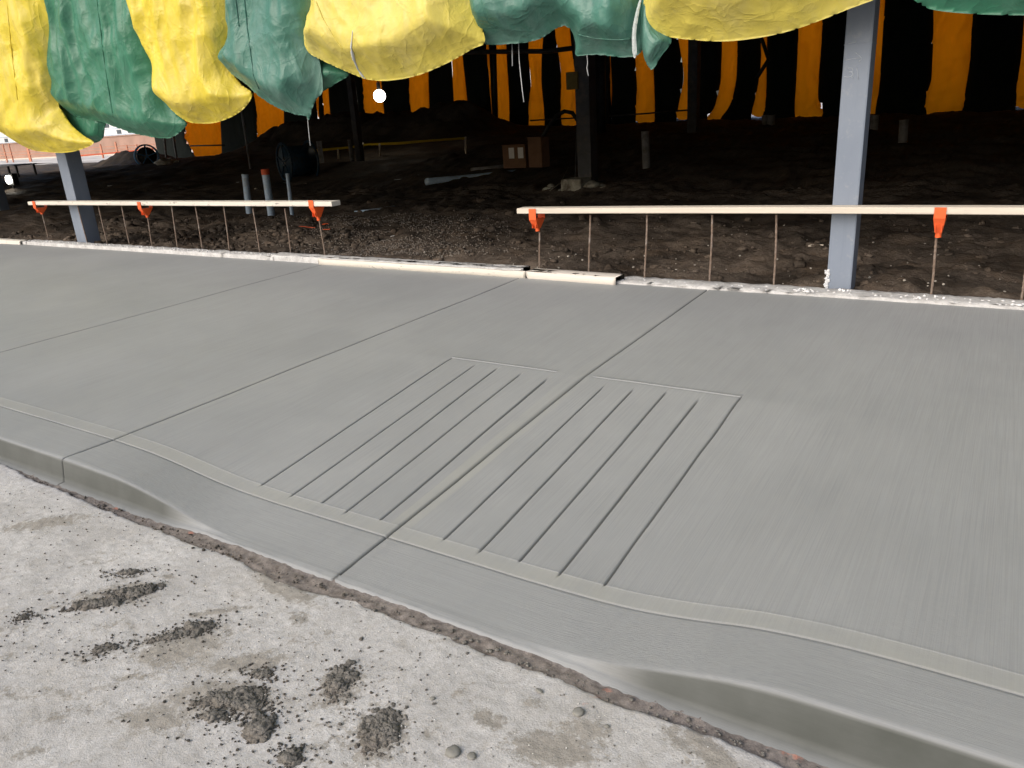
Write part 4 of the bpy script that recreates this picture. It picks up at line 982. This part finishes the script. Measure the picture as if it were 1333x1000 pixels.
# far tarps: translucent strips with opaque ones between, hung on the far side
VFAR = 30.
ST = [ # outline: left edge top->bottom, then right edge bottom->top (photo pixels on the far wall)
 ([(236, 130), (243, 165), (243, 180), (252, 198), (259, 206)], [(292, 203), (291, 185), (290, 160), (289, 120)], 'leftmost orange glowing tarp strip with a dark rail across it'),
 ([(331, 90), (333, 125), (336, 150), (337, 175), (336, 200)], [(352, 188), (370, 172), (373, 160), (372, 140), (365, 120), (360, 90)], 'orange strip with a curved foot just below the ragged green tarp'),
 ([(411, 80), (413, 115), (414, 150)], [(418, 150), (418, 110), (416, 80)], 'sliver of orange strip beside the ragged green tip'),
 ([(419, 80), (421, 110), (423, 152)], [(433, 152), (430, 110), (428, 80)], 'short orange strip right of the ragged green tip'),
 ([(471, 70), (474, 115), (478, 158)], [(504, 156), (500, 115), (497, 70)], 'orange strip directly behind the lit bulb'),
 ([(530, 60), (534, 110), (537, 156)], [(562, 156), (561, 110), (560, 60)], 'orange strip just right of the lit bulb'),
 ([(586, 50), (589, 90), (592, 150)], [(613, 150), (608, 100), (603, 50)], 'ochre strip ending at the right slope of the soil heap'),
 ([(631, 30), (636, 90), (641, 156)], [(644, 156), (641, 90), (638, 30)], 'very thin orange sliver left of the dark upright bar'),
 ([(641, 30), (645, 80), (648, 164)], [(666, 168), (666, 130), (663, 80), (661, 30)], 'orange strip ending in ragged soil left of the hose arch'),
 ([(690, 20), (688, 70), (691, 110), (688, 164)], [(712, 165), (711, 140), (708, 110), (708, 75), (713, 20)], 'orange strip immediately left of the hose arch'),
 ([(716, 10), (724, 50), (731, 100), (731, 161)], [(754, 160), (754, 140), (754, 110), (748, 70), (742, 10)], 'orange strip behind the ochre electrical box'),
 ([(771, 30), (774, 75), (777, 90)], [(777.5, 88), (777, 70), (776, 30)], 'tiny orange slit just right of the middle column'),
 ([(784, 30), (784, 100), (786, 158)], [(788, 158), (786.5, 100), (787, 30)], 'thin orange slit right of the middle column'),
 ([(793, 30), (794, 80), (796, 150)], [(799, 142), (800, 110), (798, 80), (797, 30)], 'narrow orange slit second right of the middle column'),
 ([(822, 30), (827, 80), (829, 120), (827, 157)], [(855, 158), (855, 120), (853, 80), (848, 30)], 'dull orange strip above the solitary standing pipe'),
 ([(876, 20), (884, 60), (890, 100), (883, 135), (880, 153)], [(895, 155), (908, 140), (911, 110), (911, 70), (908, 20)], 'wavy orange strip below the left end of the right yellow bulge'),
 ([(937, 20), (939, 60), (937, 110), (929, 140), (919, 156)], [(938, 158), (952, 140), (961, 110), (963, 75), (963, 20)], 'orange strip swinging left at its foot with a white gap beside it'),
 ([(989, 20), (990, 60), (989, 90), (983, 125), (977, 148)], [(996, 151), (1000, 130), (1001, 80), (1002, 20)], 'narrow orange strip behind the dark brace'),
 ([(1038, 10), (1038, 50), (1035, 110), (1033, 138), (1034, 154)], [(1060, 155), (1076, 148), (1069, 138), (1068, 110), (1072, 60), (1074, 10)], 'wide orange strip left of the big steel column'),
 ([(1132, -20), (1134, 60), (1132, 120), (1131, 148)], [(1142, 148), (1148, 110), (1152, 50), (1156, -20)], 'orange strip touching the right side of the big steel column'),
 ([(1213, -20), (1213, 50), (1210, 105), (1202, 130), (1205, 150)], [(1232, 152), (1256, 148), (1258, 125), (1264, 90), (1268, 40), (1270, -20)], 'widest orange strip under the top right green tarp'),
 ([(1331, -20), (1330, 30), (1326, 80), (1321, 110), (1320, 137)], [(1350, 138), (1370, 100), (1372, 30), (1372, -20)], 'orange strip cut by the right edge of the photo'),
]
def up(x, y): q = pv(x, y, VFAR); return q[0], q[2]
for k, (Lf, Rt, lab) in enumerate(ST):
    P_ = [up(*p_) for p_ in Lf]+[up(*p_) for p_ in Rt]
    o = drape('glowing_tarp_strip', P_, VFAR, M_org, .02, .1, .07, (P_[0][0]-.05, P_[-1][0]+.05, ZT), seed=50+k, world=True, folds=.12, crump=.03, back=False)
    tag(o, lab, 'tarp strip', 'backlit orange tarp strips on the far side')
EDG = [([up(*p_) for p_ in Lf], [up(*p_) for p_ in Rt]) for Lf, Rt, lab in ST]
def xat(line, z): 
    zs_ = np.array([p_[1] for p_ in line]); xs_ = np.array([p_[0] for p_ in line]); o_ = np.argsort(zs_); return float(np.interp(z, zs_[o_], xs_[o_]))
ZL = [4.6, 4.0, 3.4, 2.8, 2.3, 1.8, 1.4, 1.0, .6, .1]
for k in range(len(EDG)+1):
    a_ = [xat(EDG[k-1][1], z) if k else up(203, 180)[0] for z in ZL]; b_ = [xat(EDG[k][0], z) if k < len(EDG) else 16. for z in ZL]
    a_ = [x-(.06 if k else 0) for x in a_]; b_ = [max(x+.06, y+.15) for x, y in zip(b_, a_)]
    P_ = [(x, z) for x, z in zip(a_, ZL)] + [(x, z) for x, z in list(zip(b_, ZL))[::-1]]
    wide = max(b_)-min(a_)
    o = drape('dark_tarp_strip', P_, VFAR-.10, M_grnd, .02, .1, min(.16, max(.05, wide/6)) if k < len(EDG) else .3, (a_[0], b_[0], ZT), seed=80+k, world=True, folds=.04, crump=.02, back=False)
    lab = 'dark opaque tarp strip ' + ('left of the leftmost orange strip' if k == 0 else 'outside the right side of the photo' if k == len(EDG) else 'on the right of the %s' % ST[k-1][2])
    if len(lab.split()) > 16: lab = 'dark tarp right of the %s' % ST[k-1][2]
    if len(lab.split()) > 16: lab = ' '.join(lab.split()[:16])
    tag(o, lab, 'tarp strip', 'dark tarp strips on the far side')

# unseen deck and right end wall, added to keep the interior dark
box('added_floor_deck', (-45, 6.02, 5.06), (16.5, 30.6, 5.5), M_added_deck, None, .02)
tag(bpy.data.objects['added_floor_deck'], 'unseen dark upper floor deck added to keep the interior dark', 'deck')
o = box('added_end_wall', (16.1, 6.1, 0), (16.5, 30.4, 5.05), M_added_deck, None, .02); tag(o, 'unseen dark end wall added to shut light out at the right', 'wall')

# ------------------------------------------------------------------ beyond the left end: hoarding, white building, fence
VH = 46.
def uH(x, v=VH): return pv(x, 190, v)[0]
top = pv(185, 174, VH)[2]; bot = pv(100, 214, VH)[2]
o = empty('hoarding_wall', (uH(100), VH, 0), 'pinkish brown low wall beyond the open left end of the building', 'wall')
x0, x1 = -150-o.location.x, -56-o.location.x
box('panel', (x0, 0, -.3), (x1, .3, 1.95), M_board, o, .01)
box('coping', (x0, -.08, 1.953), (x1, .38, 2.05), M_board, o, .01)
box('plinth', (x0, -.25, -.3), (x1, -.003, .42), simple('pale_plinth', (.62, .57, .50), .9), o, .01)
o = empty('white_building', (uH(100)-10, 58, 0), 'white clad building behind the brown wall', 'building')
box('wall', (-70, 0, 0), (60, 12, 9), M_white, o, .01)
for k in range(24):
    for zz_ in (2.35, 3.15):
        if (k*7+int(zz_*3)) % 5 < 3:
            wdo = box('window', (-34+k*2.3, -.06, zz_), (-34+k*2.3+.9, -.003, zz_+.45), M_glass, o, .005)
for zz_ in (2.2, 2.95, 3.8): box('cladding_joint', (-70, -.045, zz_), (60, -.003, zz_+.07), M_pvc, o, .003)
# orange barrier
VO = 38.
o = empty('orange_fence', (uH(100, VO), VO, 0), 'weathered orange post and wire fence before the brown wall', 'fence'); ox = o.location.x
for x_, w_, yt in ((35, .18, 1.75), (12, .06, 1.9), (131, .07, 1.4), (151, .09, 1.5), (165, .05, 1.2), (178, .05, 1.2), (4, .06, 1.9), (75, .07, 1.4), (95, .06, 1.4)):
    u_ = uH(x_, VO)-ox; box('post', (u_-w_, -.05, 0.), (u_+w_, .05, yt), M_fence, o, .01)
for zz_, r_ in ((.62, .022), (.9, .022), (1.15, .022)):
    link('wire', tube('wire', [(-25, .0, zz_), (25, 0, zz_)], r_, M_fence, o).data, None, o); 
# dark rail nearer
stick([(105, 203), (150, 199), (199, 194)], 33., .05, M_redcap, 'site_rail', 'dark red rail beyond the small soil heap at the left', 'rail')

# remove duplicates made above by accident (same data linked twice)
seen = {}
for ob in list(COL.objects):
    if ob.type == 'MESH' and ob.parent and ob.name.split('.')[0] in ('stake', 'wire'):
        if ob.data.name in seen: bpy.data.objects.remove(ob)
        else: seen[ob.data.name] = 1

# ------------------------------------------------------------------ sky, sun, camera
w = bpy.data.worlds.new('World'); S.world = w; w.use_nodes = True; nt = w.node_tree
sky = nt.nodes.new('ShaderNodeTexSky'); sky.sky_type = 'NISHITA'; sky.sun_disc = False
EL, AZ = 36, 196      # azimuth measured clockwise from +Y
sky.sun_elevation = R(EL); sky.sun_rotation = R(AZ); sky.air_density = 1.0; sky.dust_density = 4.0; sky.ozone_density = 1.0
bg = nt.nodes['Background']; nt.links.new(sky.outputs[0], bg.inputs[0]); bg.inputs[1].default_value = .15
l = bpy.data.lights.new('sun', 'SUN'); l.energy = 1.9; l.angle = R(60); l.color = (1, .965, .92)
so = bpy.data.objects.new('sun', l); COL.objects.link(so)
d = Vector((math.sin(R(AZ))*math.cos(R(EL)), math.cos(R(AZ))*math.cos(R(EL)), math.sin(R(EL))))
so.rotation_euler = (-d).to_track_quat('-Z', 'Y').to_euler(); so.location = (0, -5, 12)
cam = bpy.data.cameras.new('camera'); co = bpy.data.objects.new('camera', cam); COL.objects.link(co); S.camera = co
cam.sensor_width = 36; cam.lens = CF/1333*36; cam.clip_end = 1000; cam.clip_start = .05
Mx = Matrix((( RX[0], -DN[0], -F_[0], 0), (RX[1], -DN[1], -F_[1], 0), (RX[2], -DN[2], -F_[2], CH), (0, 0, 0, 1)))
co.matrix_world = Mx
S.view_settings.view_transform = 'Standard'; S.view_settings.look = 'None'; S.view_settings.exposure = 0; S.view_settings.gamma = 1
